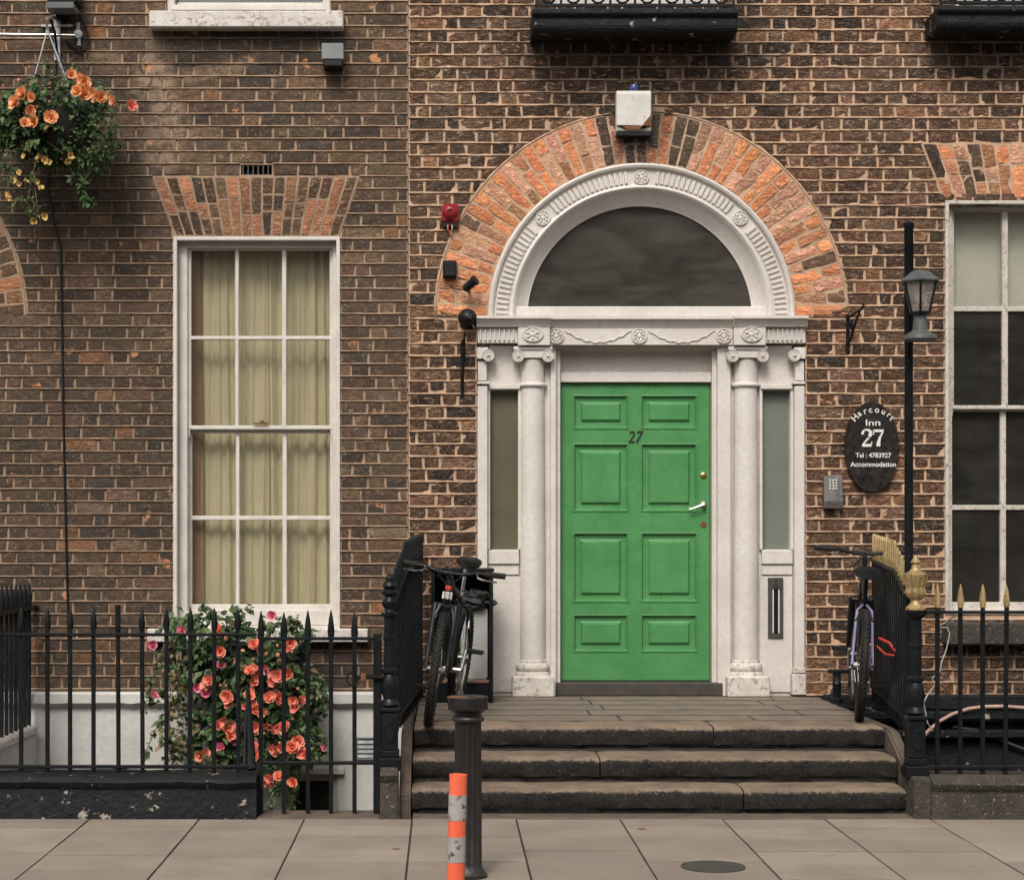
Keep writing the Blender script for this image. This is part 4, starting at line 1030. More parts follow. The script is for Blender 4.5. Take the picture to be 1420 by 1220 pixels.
def side_railing(p0, p1, n, gold, label, root_z):
    root = thing('iron_railing', label, 'railing', (p1[0], p1[1], root_z))
    P = lambda t, z: (p0[0] + (p1[0] - p0[0]) * t, p0[1] + (p1[1] - p0[1]) * t, z)
    def rz(t): return 1.372 - .04 * min(t / .55, 1) - (.0 if t < .58 else .20 * ((t - .58) / .42) ** 1.3)
    def lz(t): return .50 - (.0 if t < .76 else .17 * (t - .76) / .24)
    T = [k / 24 for k in range(25)]
    for f, w, d in ((rz, .042, .016), (lz, .03, .018)):
        m = MB(); i = 0
        for t in T:
            x, y, z = P(t, f(t))
            for a, b in ((-w / 2, -d / 2), (w / 2, -d / 2), (w / 2, d / 2), (-w / 2, d / 2)): m.vert((x + a, y, z + b))
        for k in range(24):
            for j in range(4): m.face(4 * k + j, 4 * k + (j + 1) % 4, 4 * k + 4 + (j + 1) % 4, 4 * k + 4 + j)
        m.face(0, 1, 2, 3); m.face(96, 97, 98, 99)
        m.build('top_rail' if f is rz else 'bottom_rail', M['black'], root)
    for k in range(n):
        t = (k + .35) / n
        if t > .97: continue
        x, y, z = P(t, 0); zb = lz(t) - (.09 if t < .76 else .03)
        MB().box(x - .011, x + .011, y - .011, y + .011, zb, rz(t) + .01).build('bar', M['black'], root)
        spike(x, y, rz(t) + .008, .175 if t < .6 else .15, .021, M['gold'] if gold else M['black'], root, 1)
    return root
rl = side_railing((-.150, -.06), (-.292, -2.5), 19, False, 'black iron railing and newel on the gate side of the steps', .423)
newel(-.296, -2.60, .27, rl, False, .82)
rr_ = side_railing((2.945, -.14), (2.62, -2.5), 19, True, 'iron side railing with gold spikes and gold urn newel by the steps', .423)
newel(2.606, -2.60, .225, rr_, True, .905)
MB().box(2.56, 2.659, -2.745, -2.45, -2.4, .222).build('newel_footing', M['plinth'], rr_, bevel=.01)

def front_railing(pxs, ztop, htip, zb, mat, label, xa, xb, style, lo=None):
    y = -2.6; root = thing('iron_railing', label, 'railing', ((xa + xb) / 2, y, zb))
    MB().box(xa, xb, y - .02, y + .02, ztop - .008, ztop + .008).build('top_rail', M['black'], root, bevel=.003)
    z = lo or zb + .03; MB().box(xa, xb, y - .018, y + .018, z - .008, z + .01).build('bottom_rail', M['black'], root, bevel=.003)
    for q, p in enumerate(pxs):
        x = (p - 615) / 251.2; j = rng.uniform(-.006, .006)
        MB().bar((x + rng.uniform(-.004, .004), y, zb - .03), (x + j, y + rng.uniform(-.004, .004), ztop + .03), .022).build('bar', M['black'], root, bevel=.003)
        if mat is M['black'] and q == 9: MB().box(x + j - .014, x + j + .014, y - .014, y + .014, ztop + .02, ztop + .165).build('spike', mat, root, bevel=.004)
        else: spike(x + j, y, ztop + .025, htip - .02 + rng.uniform(-.006, .004), .027 if style == 0 else .022, mat, root, style)
    return root
left = front_railing([-138, -104, -71, -38, -5, 29.6, 65, 97, 130.5, 164.5, 197, 231, 263, 296, 330], .994, .148, .235, M['black'], 'plain black spiked front railing on the black painted wall', -3.6, -1.03, 0)
m = MB(); m.tube([(-1.06, -2.6, .25), (-1.08, -2.5, .5), (-1.10, -2.42, .70)], [.026, .018, .010], 8); m.tube([(-1.1, -2.6, .25), (-1.1, -2.42, .70)], .010, 6); m.build('back_stay', M['black'], left)
front_railing([1300, 1331, 1362.6, 1394.6, 1426, 1457, 1488, 1520, 1551, 1582, 1613], 1.118, .15, .225, M['gold'], 'black front railing with gold spike tips on the brown stone wall', 2.66, 4.1, 0, .262)
dr = dv
for k in range(19):
    t = .12 + k * .125; y = -t; x = -2.845 - .01 * t
    MB().box(x - .012, x + .012, y - .012, y + .012, .22, 1.06).build('bar', M['black'], dr); spike(x, y, 1.055, .17, .028, M['black'], dr, 0)
MB().box(-2.88, -2.81, -2.43, -.06, 1.03, 1.05).build('top_rail', M['black'], dr, bevel=.004)
MB().tube([(-2.845, -.06, 1.04), (-2.83, -.02, 1.04), (-2.80, .02, 1.04)], .016, 6).build('wall_stay', M['black'], dr)
# gate
gt = thing('iron_gate', 'closed black iron area gate between the low wall and the newel', 'gate', (-.69, -2.6, .006))
for p, w in ((362, .024), (523.5, .046)):
    x = (p - 615) / 251.2; MB().bar((x, -2.6, .012), (x, -2.6, 1.0 if p > 400 else .97), w, .03).build('stile', M['black'], gt, bevel=.003)
for p in (362, 393.7, 427, 459, 491.6):
    x = (p - 615) / 251.2
    if p > 370: MB().bar((x, -2.6, .012), (x, -2.6, .99), .023).build('bar', M['black'], gt, bevel=.003)
    spike(x, -2.6, .965, .16 + rng.uniform(-.01, .01), .028, M['black'], gt, 0)
for z in (.972, .287): MB().box((362 - 615) / 251.2, (522 - 615) / 251.2, -2.617, -2.583, z - .009, z + .009).build('rail', M['black'], gt, bevel=.003)
m = MB(); zz = dz(938, -2.6); m.tube([(-.47, -2.63, zz), (-.335, -2.63, zz)], .011, 7); m.tube([(-.502 + .03 * math.cos(a * .45), -2.63, zz - .01 + .035 * math.sin(a * .45)) for a in range(14)], .005, 6, True); m.build('latch', M['black'], gt)
MB().box(-.455, -.425, -2.655, -2.62, zz - .025, zz + .02).build('padlock', M['rust'], gt, bevel=.005)

# ================================================================== street lamp
lp = thing('lamp_post', 'black post with weathered glass lantern behind the gold urn newel', 'lamp', (2.60, -2.475, .22))
MB().lathe([(.045, .215), (.045, .25), (.026, .27), (.024, 2.6), (.026, 2.61), (.026, 3.26), (.03, 3.265), (.03, 3.285), (.001, 3.30)], (2.600, -2.475, 0), 14).build('post', M['black'], lp, smooth=True)
lx, ly = 2.635, -2.585
MB().lathe([(.085, 2.615), (.092, 2.625), (.088, 2.645), (.06, 2.66), (.042, 2.675), (.036, 2.74), (.036, 2.765)], (lx, ly, 0), 20).build('lantern_neck', M['lamp_grey'], lp, smooth=True)
MB().bar((lx, ly, 2.64), (2.60, -2.475, 2.64), .03).build('lantern_arm', M['black'], lp)
def hexring(r, z, ph=.3): return [(lx + r * math.cos(ph + k * math.pi / 3), ly + r * math.sin(ph + k * math.pi / 3), z) for k in range(6)]
a, b = hexring(.055, 2.772), hexring(.098, 2.945)
MB().lathe([(.06, 2.762), (.062, 2.776), (.05, 2.778)], (lx, ly, 0), 6, a0=.3, a1=.3 + 2 * math.pi).build('lantern_base', M['black'], lp)
for k in range(6):
    MB().bar(a[k], b[k], .011).build('lantern_rib', M['black'], lp)
    m = MB(); k2 = (k + 1) % 6; i = [m.vert(p) for p in (a[k], a[k2], b[k2], b[k])]; m.face(*i); m.build('lantern_pane', M['glass_l'], lp)
m = MB(); m.lathe([(.112, 2.935), (.118, 2.945), (.114, 2.952), (.085, 2.972), (.055, 2.995), (.03, 3.004), (.001, 3.008)], (lx, ly, 0), 6, a0=.3, a1=.3 + 2 * math.pi); m.build('lantern_roof', M['lamp_grey'], lp, bevel=.003)
MB().lathe([(.012, 2.93), (.014, 2.90), (.03, 2.87), (.026, 2.83), (.016, 2.815), (.001, 2.812)], (lx, ly, 0), 12).build('bulb', M['letter'], lp, smooth=True)

# ================================================================== street furniture
bo = thing('bollard', 'fluted dark brown iron bollard standing before the steps', 'bollard', (.111, -4.43, 0))
fl = lambda t, z: 1 - (.13 * abs(math.cos(t * 7)) if .06 < z < .69 else 0)
MB().lathe([(.088, .0), (.088, .015), (.07, .03), (.063, .05), (.064, .062), (.063, .40), (.061, .688), (.060, .70)], (.111, -4.43, 0), 84, flute=fl).build('shaft', M['bollard'], bo, smooth=True)
MB().lathe([(.06, .701), (.068, .702), (.073, .709), (.073, .717), (.068, .724), (.060, .726), (.062, .738), (.078, .752), (.089, .757), (.0905, .762), (.0905, .812), (.087, .816), (.06, .814), (.03, .819), (.001, .820)], (.111, -4.43, 0), 36).build('cap', M['bollard'], bo, smooth=True)
MB().prism([(.111 + .05 * math.cos(a) - .045, -4.43 + .035 * math.sin(a) - .045) for a in [k * .63 for k in range(10)]], .812, .8185, 'xy').build('rust_patch', M['rust'], bo)
de = thing('delineator_post', 'orange and silver banded plastic post by the kerb', 'post', (.036, -5.67, -.12), local=True)
de.rotation_euler = (0, R(1.5), 0)
top = .745
def band(z0, z1, mat, nm, rr=.0345):
    f = lambda t, z: 1 + .05 * math.cos(3 * t)
    MB().lathe([(rr, z0), (rr, z1)], (0, 0, 0), 26, flute=f).build(nm, M[mat], de, smooth=True)
MB().lathe([(.0342, .02), (.0342, top - .002), (.0342, top), (.030, top), (.029, top - .02), (.029, .03)], (0, 0, 0), 26, flute=lambda t, z: 1 + .05 * math.cos(3 * t)).build('post_tube', M['orange'], de, smooth=True)
def zfor(py): return dz(py, -5.67) + .12
band(zfor(1136), zfor(1101), 'tape', 'reflective_band', .0352); band(zfor(1194), zfor(1159), 'tape', 'reflective_band', .0352); band(.14, .24, 'tape', 'reflective_band', .0352)
MB().lathe([(.10, -.002), (.10, .012), (.06, .03), (.04, .045)], (0, 0, 0), 24).build('rubber_base', M['rubber'], de, smooth=True)
mc = thing('manhole_cover', 'small round iron inspection cover set in the pavement', 'manhole cover', (1.255, -4.19, 0))
MB().lathe([(.15, .0), (.15, .005), (.142, .006), (.141, .003)], (1.255, -4.19, 0), 40).build('rim', M['iron'], mc)
MB().lathe([(.139, -.002), (.139, .0045), (.001, .0045)], (1.255, -4.19, 0), 40).build('lid', M['iron'], mc)
def litter(px, py, lab, mat, s):
    d = 1.55 * 2550 / (py - 740) - 12.75; x, y = dx(px, d), d; m = MB()
    ids = [m.vert((x + s * a, y + s * b, .003 + abs(c) * s)) for a, b, c in ((-1, 0, .1), (-.3, .5, .25), (.4, .45, .1), (1, .1, .3), (.4, -.4, .12), (-.4, -.5, .2))]
    m.face(*ids); o = m.build('fallen_leaf', mat); sm_ = o.modifiers.new('t', 'SOLIDIFY'); sm_.thickness = .002; tag(o, lab, 'leaf', 'fallen leaves on the paving')
litter(549, 1178, 'small dry brown leaf lying on the paving near the bollard', M['wood'], .02)
litter(890, 1150, 'dry brown leaf lying on the paving below the bottom step', M['wood'], .025)

# ================================================================== black open cabinet behind the bicycle
cb = thing('black_cabinet', 'black open timber cabinet standing against the doorcase behind the bicycle', 'cabinet', (.12, -.35, LZ))
x0, x1, z0, z1 = -.083, .332, .425, 1.318; ya, yb = -.50, -.18
MB().box(x0, x1, yb, yb + .02, z0, z1 - .001).build('back_panel', M['black'], cb)
for a, b in ((x0 + .001, x0 + .026), (x1 - .026, x1 - .001)): MB().box(a, b, ya, yb - .001, z0, z1 - .022).build('side_panel', M['black'], cb, bevel=.003)
MB().box(x0 - .006, x1 + .006, ya - .012, yb + .022, z1 - .021, z1).build('top_panel', M['black'], cb, bevel=.003)
MB().box(x0 + .027, x1 - .027, ya + .01, yb - .001, z0, .555).build('bottom_box', M['black'], cb, bevel=.003)
MB().box(x0 + .027, x1 - .027, ya + .004, yb - .002, .556, .572).build('shelf', M['wood'], cb, bevel=.002)
pn = MB().prism([(.115, .573), (.285, .573), (.297, .59), (.297, 1.045), (.283, 1.06), (.115, 1.06)], -.40, -.375).build('metal_sheet', M['dull_panel'], None, bevel=.004)
tag(pn, 'dull grey metal sheet leaning upright inside the black cabinet', 'metal sheet')
m = MB()
for j in range(13):
    for i in range(20):
        a, b = i / 20 * 6.283, (j / 12 - .5) * 3.1416
        n_ = 1 + .45 * noise.noise((math.cos(a) * 2.1 + 5, math.sin(a) * 2.1, b * 2.4)) + .22 * noise.noise((math.cos(a) * 6, math.sin(a) * 6 + 3, b * 6))
        m.vert((.205 + .125 * n_ * math.cos(a) * math.cos(b), -.395 + .075 * n_ * math.sin(a) * math.cos(b), 1.105 + .065 * n_ * math.sin(b)))
for j in range(12):
    for i in range(20): m.face(j * 20 + i, j * 20 + (i + 1) % 20, j * 20 + 20 + (i + 1) % 20, j * 20 + 20 + i)
tag(m.build('plastic_bag', M['bag']), 'crumpled shiny black plastic bag on top of the metal sheet', 'bag')

# ================================================================== bicycles
def bicycle(label, loc, yaw, roll, frame_mat, fork_mat, steer, hb_z, saddle_z, extras):
    root = thing('bicycle', label, 'bicycle', loc, 'bicycles parked on the landing', local=True)
    root.rotation_euler = (roll, 0, yaw); WR_ = .31; RT = .026
    piv = Vector((.88, 0, .70)); ax = Vector((.85 - .88, 0, .86 - .70)).normalized()
    S = Matrix.Translation(piv) @ Matrix.Rotation(steer, 4, ax) @ Matrix.Translation(-piv)
    def fin(mb, nm, mat, par_=None, front=False, **kw):
        o = mb.build(nm, mat, None, **kw)
        if front: o.data.transform(S)
        o.parent = par_ or root; return o
    def wheel(cx, front):
        C = (cx, 0, WR_ + RT)
        circ = lambda r_, y=0, n=40: [(C[0] + r_ * math.cos(k / n * 6.28318), y, C[2] + r_ * math.sin(k / n * 6.28318)) for k in range(n)]
        ty = MB().tube(circ(WR_), RT, 10, True)
        for k in range(64):
            a = k / 64 * 6.28318
            for s_, off in ((-.012, 0), (.012, .5), (-.021, .5), (.021, 0)):
                b = a + off / 64 * 6.28318; rr2 = WR_ + (RT - .002 if abs(s_) < .015 else RT - .008)
                p = Vector((C[0] + rr2 * math.cos(b), s_, C[2] + rr2 * math.sin(b))); d = Vector((math.cos(b), 0, math.sin(b)))
                ty.bar(p, p + d * .006, .012, .009)
        w = fin(ty, 'wheel', M['rubber'], None, front)
        fin(MB().tube(circ(WR_ - RT), .010, 8, True), 'rim', M['alu'], w, front)
        sp_ = MB()
        for k in range(28):
            a = k / 28 * 6.28318; s_ = .028 if k % 2 else -.028; b = a + (.5 if k % 4 < 2 else -.5)
            sp_.tube([(C[0] + .02 * math.cos(b), s_, C[2] + .02 * math.sin(b)), (C[0] + (WR_ - RT) * math.cos(a), 0, C[2] + (WR_ - RT) * math.sin(a))], .0013, 3)
        fin(sp_, 'spokes', M['steel'], w, front)
        fin(MB().lathe([(.012, -.055), (.016, -.05), (.022, -.03), (.014, -.025), (.014, .025), (.022, .03), (.016, .05), (.012, .055)], C, 12, 'y'), 'hub', M['steel'], w, front)
        return C
    rc = wheel(0, False); fc = wheel(1.05, True); H = WR_ + RT
    BB, ST, HT, HB = (.43, 0, .29), (.29, 0, .72), (.853, 0, .845), (.882, 0, .69)
    m = MB(); m.tube([BB, HB], .019, 10); m.tube([ST, HT], .017, 10); m.tube([BB, ST], .016, 10); m.tube([(.89, 0, .66), (.847, 0, .88)], .022, 12)
    for s_ in (-1, 1):
        m.tube([(.41, s_ * .03, .29), (.2, s_ * .05, .31), (0, s_ * .062, H)], .009, 7)
    fin(m, 'frame', frame_mat, smooth=True)
    m = MB()
    for s_ in (-1, 1): m.tube([(.285, s_ * .012, .69), (.24, s_ * .045, .655), (0, s_ * .062, H)], .0075, 7)
    fin(m, 'seat_stays', fork_mat, smooth=True)
    m = MB(); m.tube([(.893, 0, .655), (.90, 0, .72)], .02, 10); m.tube([(.9, -.065, .70), (.9, .065, .70)], .02, 8)
    for s_ in (-1, 1): m.tube([(.9, s_ * .062, .71), (.95, s_ * .062, .58), (1.0, s_ * .062, .46), (1.05, s_ * .062, H)], [.021, .02, .016, .012], 9)
    fin(m, 'fork', M['matt_black'] if fork_mat is M['purple'] else fork_mat, None, True, smooth=True)
    stem = MB(); stem.tube([(.85, 0, .87), (.84, 0, hb_z - .03), (.90, 0, hb_z)], .016, 9); fin(stem, 'stem', M['matt_black'], None, True)
    hb = MB(); pts = [(.86, -.31, hb_z + .025), (.88, -.16, hb_z + .02), (.90, -.06, hb_z), (.90, .06, hb_z), (.88, .16, hb_z + .02), (.86, .31, hb_z + .025)]
    hb = fin(hb.tube(pts, .012, 9), 'handlebar', M['matt_black'], None, True, smooth=True)
    for s_ in (-1, 1):
        fin(MB().tube([(.871, s_ * .20, hb_z + .021), (.859, s_ * .325, hb_z + .026)], .018, 10), 'grip', M['rubber'], hb, True)
        fin(MB().tube([(.885, s_ * .155, hb_z + .018), (.93, s_ * .165, hb_z - .005), (.94, s_ * .20, hb_z - .012), (.925, s_ * .28, hb_z - .015)], .006, 6), 'brake_lever', M['steel'], hb, True)
        fin(MB().tube([(.91, s_ * .15, hb_z + .015), (.99, s_ * .10, hb_z + .03), (1.0, s_ * .02, hb_z - .06), (.94, s_ * .01, hb_z - .17), (.92, s_ * .03, .70)], .003, 5), 'brake_cable', M['matt_black'], hb, True)
    for q in range(3):
        o_ = .03 * q; fin(MB().tube([(.91, -.08 + o_, hb_z), (1.0 + o_, -.02 - o_, hb_z + .04 - o_), (1.02 - o_, .05 + o_, hb_z - .10), (.92, .03, .76 - o_), (.80, .02, .76)], .003, 5), 'gear_cable', M['matt_black'], hb, True)
    fin(MB().tube([(.29, 0, .70), (.265, 0, saddle_z - .05)], .013, 10), 'seat_post', M['steel'] if not extras else M['matt_black'], smooth=True)
    sd_ = MB(); prof = [(-.14, .075, .0), (-.11, .085, .02), (-.03, .075, .015), (.05, .035, .012), (.12, .02, .01), (.145, .012, -.005)]
    for x, w, z in prof:
        for j in range(12):
            a = j / 12 * 6.283; sd_.vert((.25 + x, w * math.cos(a), saddle_z - .018 + z + .030 * math.sin(a)))
    for k in range(5):
        for j in range(12): sd_.face(12 * k + j, 12 * k + (j + 1) % 12, 12 * k + 12 + (j + 1) % 12, 12 * k + 12 + j)
    sd_.face(*range(12)); sd_.face(*range(60, 72))
    fin(sd_, 'saddle', M['matt_black'], smooth=True)
    cr = fin(MB().lathe([(.095, -.046), (.095, -.042), (.03, -.042), (.03, -.05)], BB, 30, 'y'), 'chainring', M['iron'])
    m = MB(); m.tube([(.43, -.07, .29), (.53, -.075, .17)], .011, 7); m.tube([(.43, .07, .29), (.33, .075, .41)], .011, 7); m.tube([(.43, -.07, .29), (.43, .07, .29)], .018, 10); fin(m, 'crank', M['steel'])
    for x, z, s_ in ((.53, .17, -1), (.33, .41, 1)): fin(MB().box(x - .045, x + .045, min(s_ * .085, s_ * .185), max(s_ * .085, s_ * .185), z - .012, z + .012), 'pedal', M['matt_black'], bevel=.003)
    ch = MB(); ch.tube([(.43, -.044, .383), (0, -.044, H + .05), (-.045, -.044, H), (0, -.044, H - .05), (.43, -.044, .197)], .005, 5); fin(ch, 'chain', M['iron'])
    fin(MB().lathe([(.05, -.05), (.05, -.036), (.02, -.034)], rc, 20, 'y'), 'sprocket', M['iron'])
    for (cx, z, fr) in ((.205, .60, False), (.93, .655, True)):
        m = MB()
        for s_ in (-1, 1): m.tube([(cx, s_ * .055, z - .06), (cx - .02 if not fr else cx + .02, s_ * .05, z + .0), (cx - .02 if not fr else cx + .02, s_ * .035, z + .045)], .007, 6)
        fin(m, 'brake_arms', M['steel'], None, fr)
    return root, fin
lb, fin = bicycle('black mountain bicycle with knobbly front tyre beside the black cabinet', (.07, -.90, LZ), math.atan2(-1.0, -.16), R(-7), M['matt_black'], M['matt_black'], R(7), .90, .96, False)
fin(MB().box(.925, .945, -.03, .03, .745, .79), 'front_reflector', M['letter'], None, True, bevel=.004); fin(MB().box(.90, .925, -.022, .022, .795, .825), 'lamp', M['redp'], None, True, bevel=.006)
fin(MB().tube([(.44, .06, .27), (.40, .10, .12), (.37, .14, .0)], .008, 6), 'kickstand', M['steel'])
rb, fin = bicycle('bicycle with violet stays and black saddle leaning by the gold spiked railing', (2.505, -1.66, LZ), math.atan2(1.0, .20), R(3.5), M['matt_black'], M['purple'], R(4), 1.0, .90, True)
m = MB(); m.tube([(.30, -.10, .49), (.22, -.16, .47), (.12, -.20, .42), (.10, -.20, .41)], .008, 6); m.tube([(.30, -.09, .44), (.2, -.14, .40), (.14, -.19, .40)], .006, 6); fin(m, 'cable_lock', M['redp'])
bs = thing('boot_scraper', 'short black iron post standing beside the bicycle at the wall', 'post', (2.72, -.36, LZ))
MB().lathe([(.045, LZ), (.045, LZ + .03), (.03, LZ + .04), (.028, LZ + .12), (.036, LZ + .13), (.028, LZ + .14), (.028, LZ + .2)], (2.62, -.50, 0), 14).build('post', M['black'], bs, smooth=True)
MB().box(2.56, 2.70, -.53, -.47, LZ + .2, LZ + .225).build('scraper_bar', M['black'], bs, bevel=.004)

# ================================================================== plants
def leaf(m, p, d, up, s, c):
    d = d.normalized(); side = d.cross(up)
    if side.length < .05: side = d.orthogonal()
    side.normalize(); nrm = side.cross(d); m.cur = (c[0], c[1], c[2], 1)
    ids = [m.vert(p), m.vert(p + d * s * .4 + side * s * .36 + nrm * s * .10), m.vert(p + d * s * .45 - nrm * s * .03), m.vert(p + d * s * .4 - side * s * .36 + nrm * s * .10), m.vert(p + d * s - nrm * s * .12)]
    m.face(ids[0], ids[1], ids[2]); m.face(ids[0], ids[2], ids[3]); m.face(ids[1], ids[4], ids[2]); m.face(ids[2], ids[4], ids[3])
GREENS = [(.040, .080, .026), (.055, .105, .034), (.085, .135, .045), (.030, .058, .022), (.12, .165, .06)]
DRY = [(.17, .12, .05), (.22, .15, .08), (.12, .10, .04)]
def clump(m, c, r, n, size, dry=0, rnd=rng, hang=.5, shell=.35):
    for _ in range(n):
        v = Vector((rnd.gauss(0, 1), rnd.gauss(0, 1), rnd.gauss(0, 1))).normalized() * (rnd.uniform(shell, 1.0) ** .6)
        if noise.noise(Vector((v.x * 2.1 + c[0] * 3, v.y * 2.1, v.z * 2.1 + c[2] * 3))) < -.22: continue
        p = Vector((c[0] + v.x * r[0], c[1] + v.y * r[1], c[2] + v.z * r[2]))
        d = Vector((v.x + rnd.uniform(-.8, .8), v.y - .3 + rnd.uniform(-.8, .8), v.z * .4 - hang + rnd.uniform(-.7, .7)))
        g = rnd.choice(DRY if rnd.random() < dry else GREENS); k = rnd.uniform(.75, 1.3)
        leaf(m, p, d, Vector((rnd.uniform(-.4, .4), -.6, 1)), size * rnd.uniform(.55, 1.3), tuple(x * k for x in g))
def vine(m, st, pts, n, size, rnd=rng, dry=0):
    pts = [Vector(p) for p in pts]; st.tube(pts, .003, 4)
    for _ in range(n):
        k = rnd.randrange(len(pts) - 1); t = rnd.random(); p = pts[k].lerp(pts[k + 1], t)
        g = rnd.choice(DRY if rnd.random() < dry else GREENS); q = rnd.uniform(.8, 1.4)
        leaf(m, p + Vector((rnd.gauss(0, .012), rnd.gauss(0, .012), rnd.gauss(0, .012))), Vector((rnd.uniform(-1, 1), rnd.uniform(-1, .3), rnd.uniform(-1, .5))), Vector((0, -.5, 1)), size * rnd.uniform(.6, 1.3), tuple(x * q for x in g))
def flower_mesh(kind, seed):
    r = random.Random(seed); m = MB()
    base, edge, heart = {'coral': ((.80, .20, .12), (.88, .46, .34), (.74, .16, .09)), 'orange': ((.82, .34, .13), (.90, .52, .28), (.76, .26, .09)), 'pink': ((.75, .17, .26), (.85, .36, .42), (.5, .08, .15)), 'yellow': ((.66, .42, .12), (.72, .52, .22), (.14, .05, .02)), 'bud': ((.82, .42, .26), (.86, .55, .38), (.6, .22, .12))}[kind]
    rings = {'coral': ((7, 1.0, .05), (6, .78, .35), (5, .5, .75)), 'orange': ((6, 1.0, .05), (5, .75, .45), (4, .45, .9)), 'pink': ((6, 1.0, .2), (5, .6, .8)), 'yellow': ((5, 1.0, .2),), 'bud': ((4, .8, 1.15), (3, .6, 1.35))}[kind]
    for n, L, tilt in rings:
        ph = r.uniform(0, 6)
        for k in range(n):
            a = ph + k / n * 6.283 + r.uniform(-.2, .2); l = L * r.uniform(.8, 1.15); tl = tilt + r.uniform(-.2, .25)
            out = Vector((math.cos(a), 0, math.sin(a))); fw = Vector((0, -1, 0)); sd = out.cross(fw)
            def pt(t, s, c_):
                e = tl + t * .35; q = out * (math.cos(e) * t * l) + fw * (math.sin(e) * t * l) + sd * s * l + fw * (.06 * l * math.sin(s * 9 + k))
                m.cur = (c_[0], c_[1], c_[2], 1); return m.vert(q)
            w = (.12, .40, .44, .22); ts = (.05, .45, .8, 1.05); cs = (heart, base, base, edge); rows = []
            for t, ww, c_ in zip(ts, w, cs): rows.append([pt(t, -ww, c_), pt(t - .03, 0, c_), pt(t, ww, c_)])
            for q in range(3):
                for j in range(2): m.face(rows[q][j], rows[q][j + 1], rows[q + 1][j + 1], rows[q + 1][j])
    o = m.build('flower', M['petal'], None, colors=True, smooth='all'); me = o.data; bpy.data.objects.remove(o); return me
FM = {k: [flower_mesh(k, s) for s in range(3)] for k in ('coral', 'orange', 'pink', 'yellow', 'bud')}
def flower(kind, p, s, root, nm='flower'):
    o = bpy.data.objects.new(nm, rng.choice(FM[kind])); col.objects.link(o); o.location = p
    o.rotation_euler = (rng.uniform(-.9, .5), rng.uniform(0, 6.28), rng.uniform(-.7, .7)); k = s * rng.uniform(.8, 1.2); o.scale = (k, k, k); par(o, root)

# window trough under the curtained window
wp = thing('flower_trough', 'coral begonias spilling from a trough under the curtained window', 'flowers', (-1.38, -.26, .62))
MB().box(-1.86, -.92, -.40, -.13, .62, .80).build('trough', M['soil'], wp, bevel=.01)
for x in (-1.7, -1.08): MB().prism([(-.02, .40), (-.02, .61), (-.38, .61), (-.38, .595), (-.06, .58)], x - .012, x + .012, 'yz').build('bracket', M['black'], wp)
m = MB(); st = MB(); D = -.42
for (px, py, rx, ry, n, dry, sz) in ((285, 872, 62, 27, 330, .03, .062), (385, 880, 48, 26, 230, .03, .06), (300, 925, 66, 45, 430, .08, .066), (375, 945, 58, 55, 430, .04, .07), (330, 1005, 62, 48, 460, .05, .07), (400, 1000, 42, 58, 330, .03, .066), (388, 1070, 24, 36, 130, .04, .055), (432, 960, 20, 34, 130, .05, .042), (246, 925, 26, 45, 150, .6, .04), (246, 1010, 28, 50, 170, .35, .048), (300, 1040, 50, 26, 200, .06, .06), (425, 1030, 20, 34, 110, .1, .05)):
    clump(m, (dx(px, D), D, dz(py, D)), (rx / 205, .20, ry / 205), int(n * 1.5), sz, dry)
for pts, n, dry in (([(250, 880), (222, 905), (212, 950), (208, 965)], 26, .3), ([(245, 990), (222, 1000), (205, 1040), (203, 1045)], 30, .2), ([(240, 950), (215, 968), (203, 985)], 20, .3), ([(430, 950), (445, 945), (452, 970), (446, 990)], 36, .1), ([(430, 1010), (446, 1015), (450, 1035), (440, 1052)], 30, .1), ([(300, 860), (285, 845), (292, 838)], 16, 0), ([(340, 862), (330, 848), (345, 842)], 16, 0), ([(395, 875), (405, 858), (418, 862)], 18, .1), ([(255, 900), (240, 950), (238, 1010), (245, 1060)], 46, .8), ([(385, 1080), (378, 1110), (372, 1128)], 24, 0), ([(410, 1050), (412, 1090), (404, 1118)], 26, .1)):
    vine(m, st, [(dx(a, D), D - rng.uniform(0, .15), dz(b, D)) for a, b in pts], n * 2, .045, dry=dry)
tag(m.build('foliage', M['leaf'], wp, colors=True), kind='stuff'); tag(st.build('stems', M['stem'], wp), kind='stuff')
def zpx(x, y): return (200 + x / 3.697, 820 + y / 3.697)
for k, (zx, zy) in enumerate(((385, 190), (390, 305), (565, 270), (740, 285), (545, 405), (515, 405), (660, 458), (560, 462), (585, 440), (435, 535), (440, 570), (640, 540), (690, 548), (565, 600), (545, 575), (765, 555), (805, 558), (780, 592), (400, 668), (430, 690), (570, 692), (640, 680), (690, 698), (445, 735), (790, 770), (800, 810), (760, 800), (565, 800), (675, 810), (572, 832), (290, 838), (650, 950), (690, 940), (765, 975), (640, 982), (755, 262), (335, 450), (325, 470), (610, 610), (540, 530), (720, 690), (825, 830), (690, 430), (740, 415))):
    a, b = zpx(zx, zy); flower('coral', (dx(a, D - .2), D - .20 - rng.uniform(0, .06), dz(b, D - .2)), .045, wp)
    if k % 2 == 0: a += rng.uniform(-9, 9); b += rng.uniform(-8, 8); flower('coral', (dx(a, D - .2), D - .19 - rng.uniform(0, .05), dz(b, D - .2)), .034, wp)
for (zx, zy) in ((635, 325), (670, 325), (420, 480), (398, 480), (790, 495), (765, 645), (690, 770), (745, 735), (385, 835), (300, 620), (280, 690), (560, 340), (500, 295), (430, 240), (690, 275), (620, 720), (460, 362), (695, 360)):
    a, b = zpx(zx, zy); flower('bud', (dx(a, D - .2), D - .2, dz(b, D - .2)), .036, wp, 'bud')
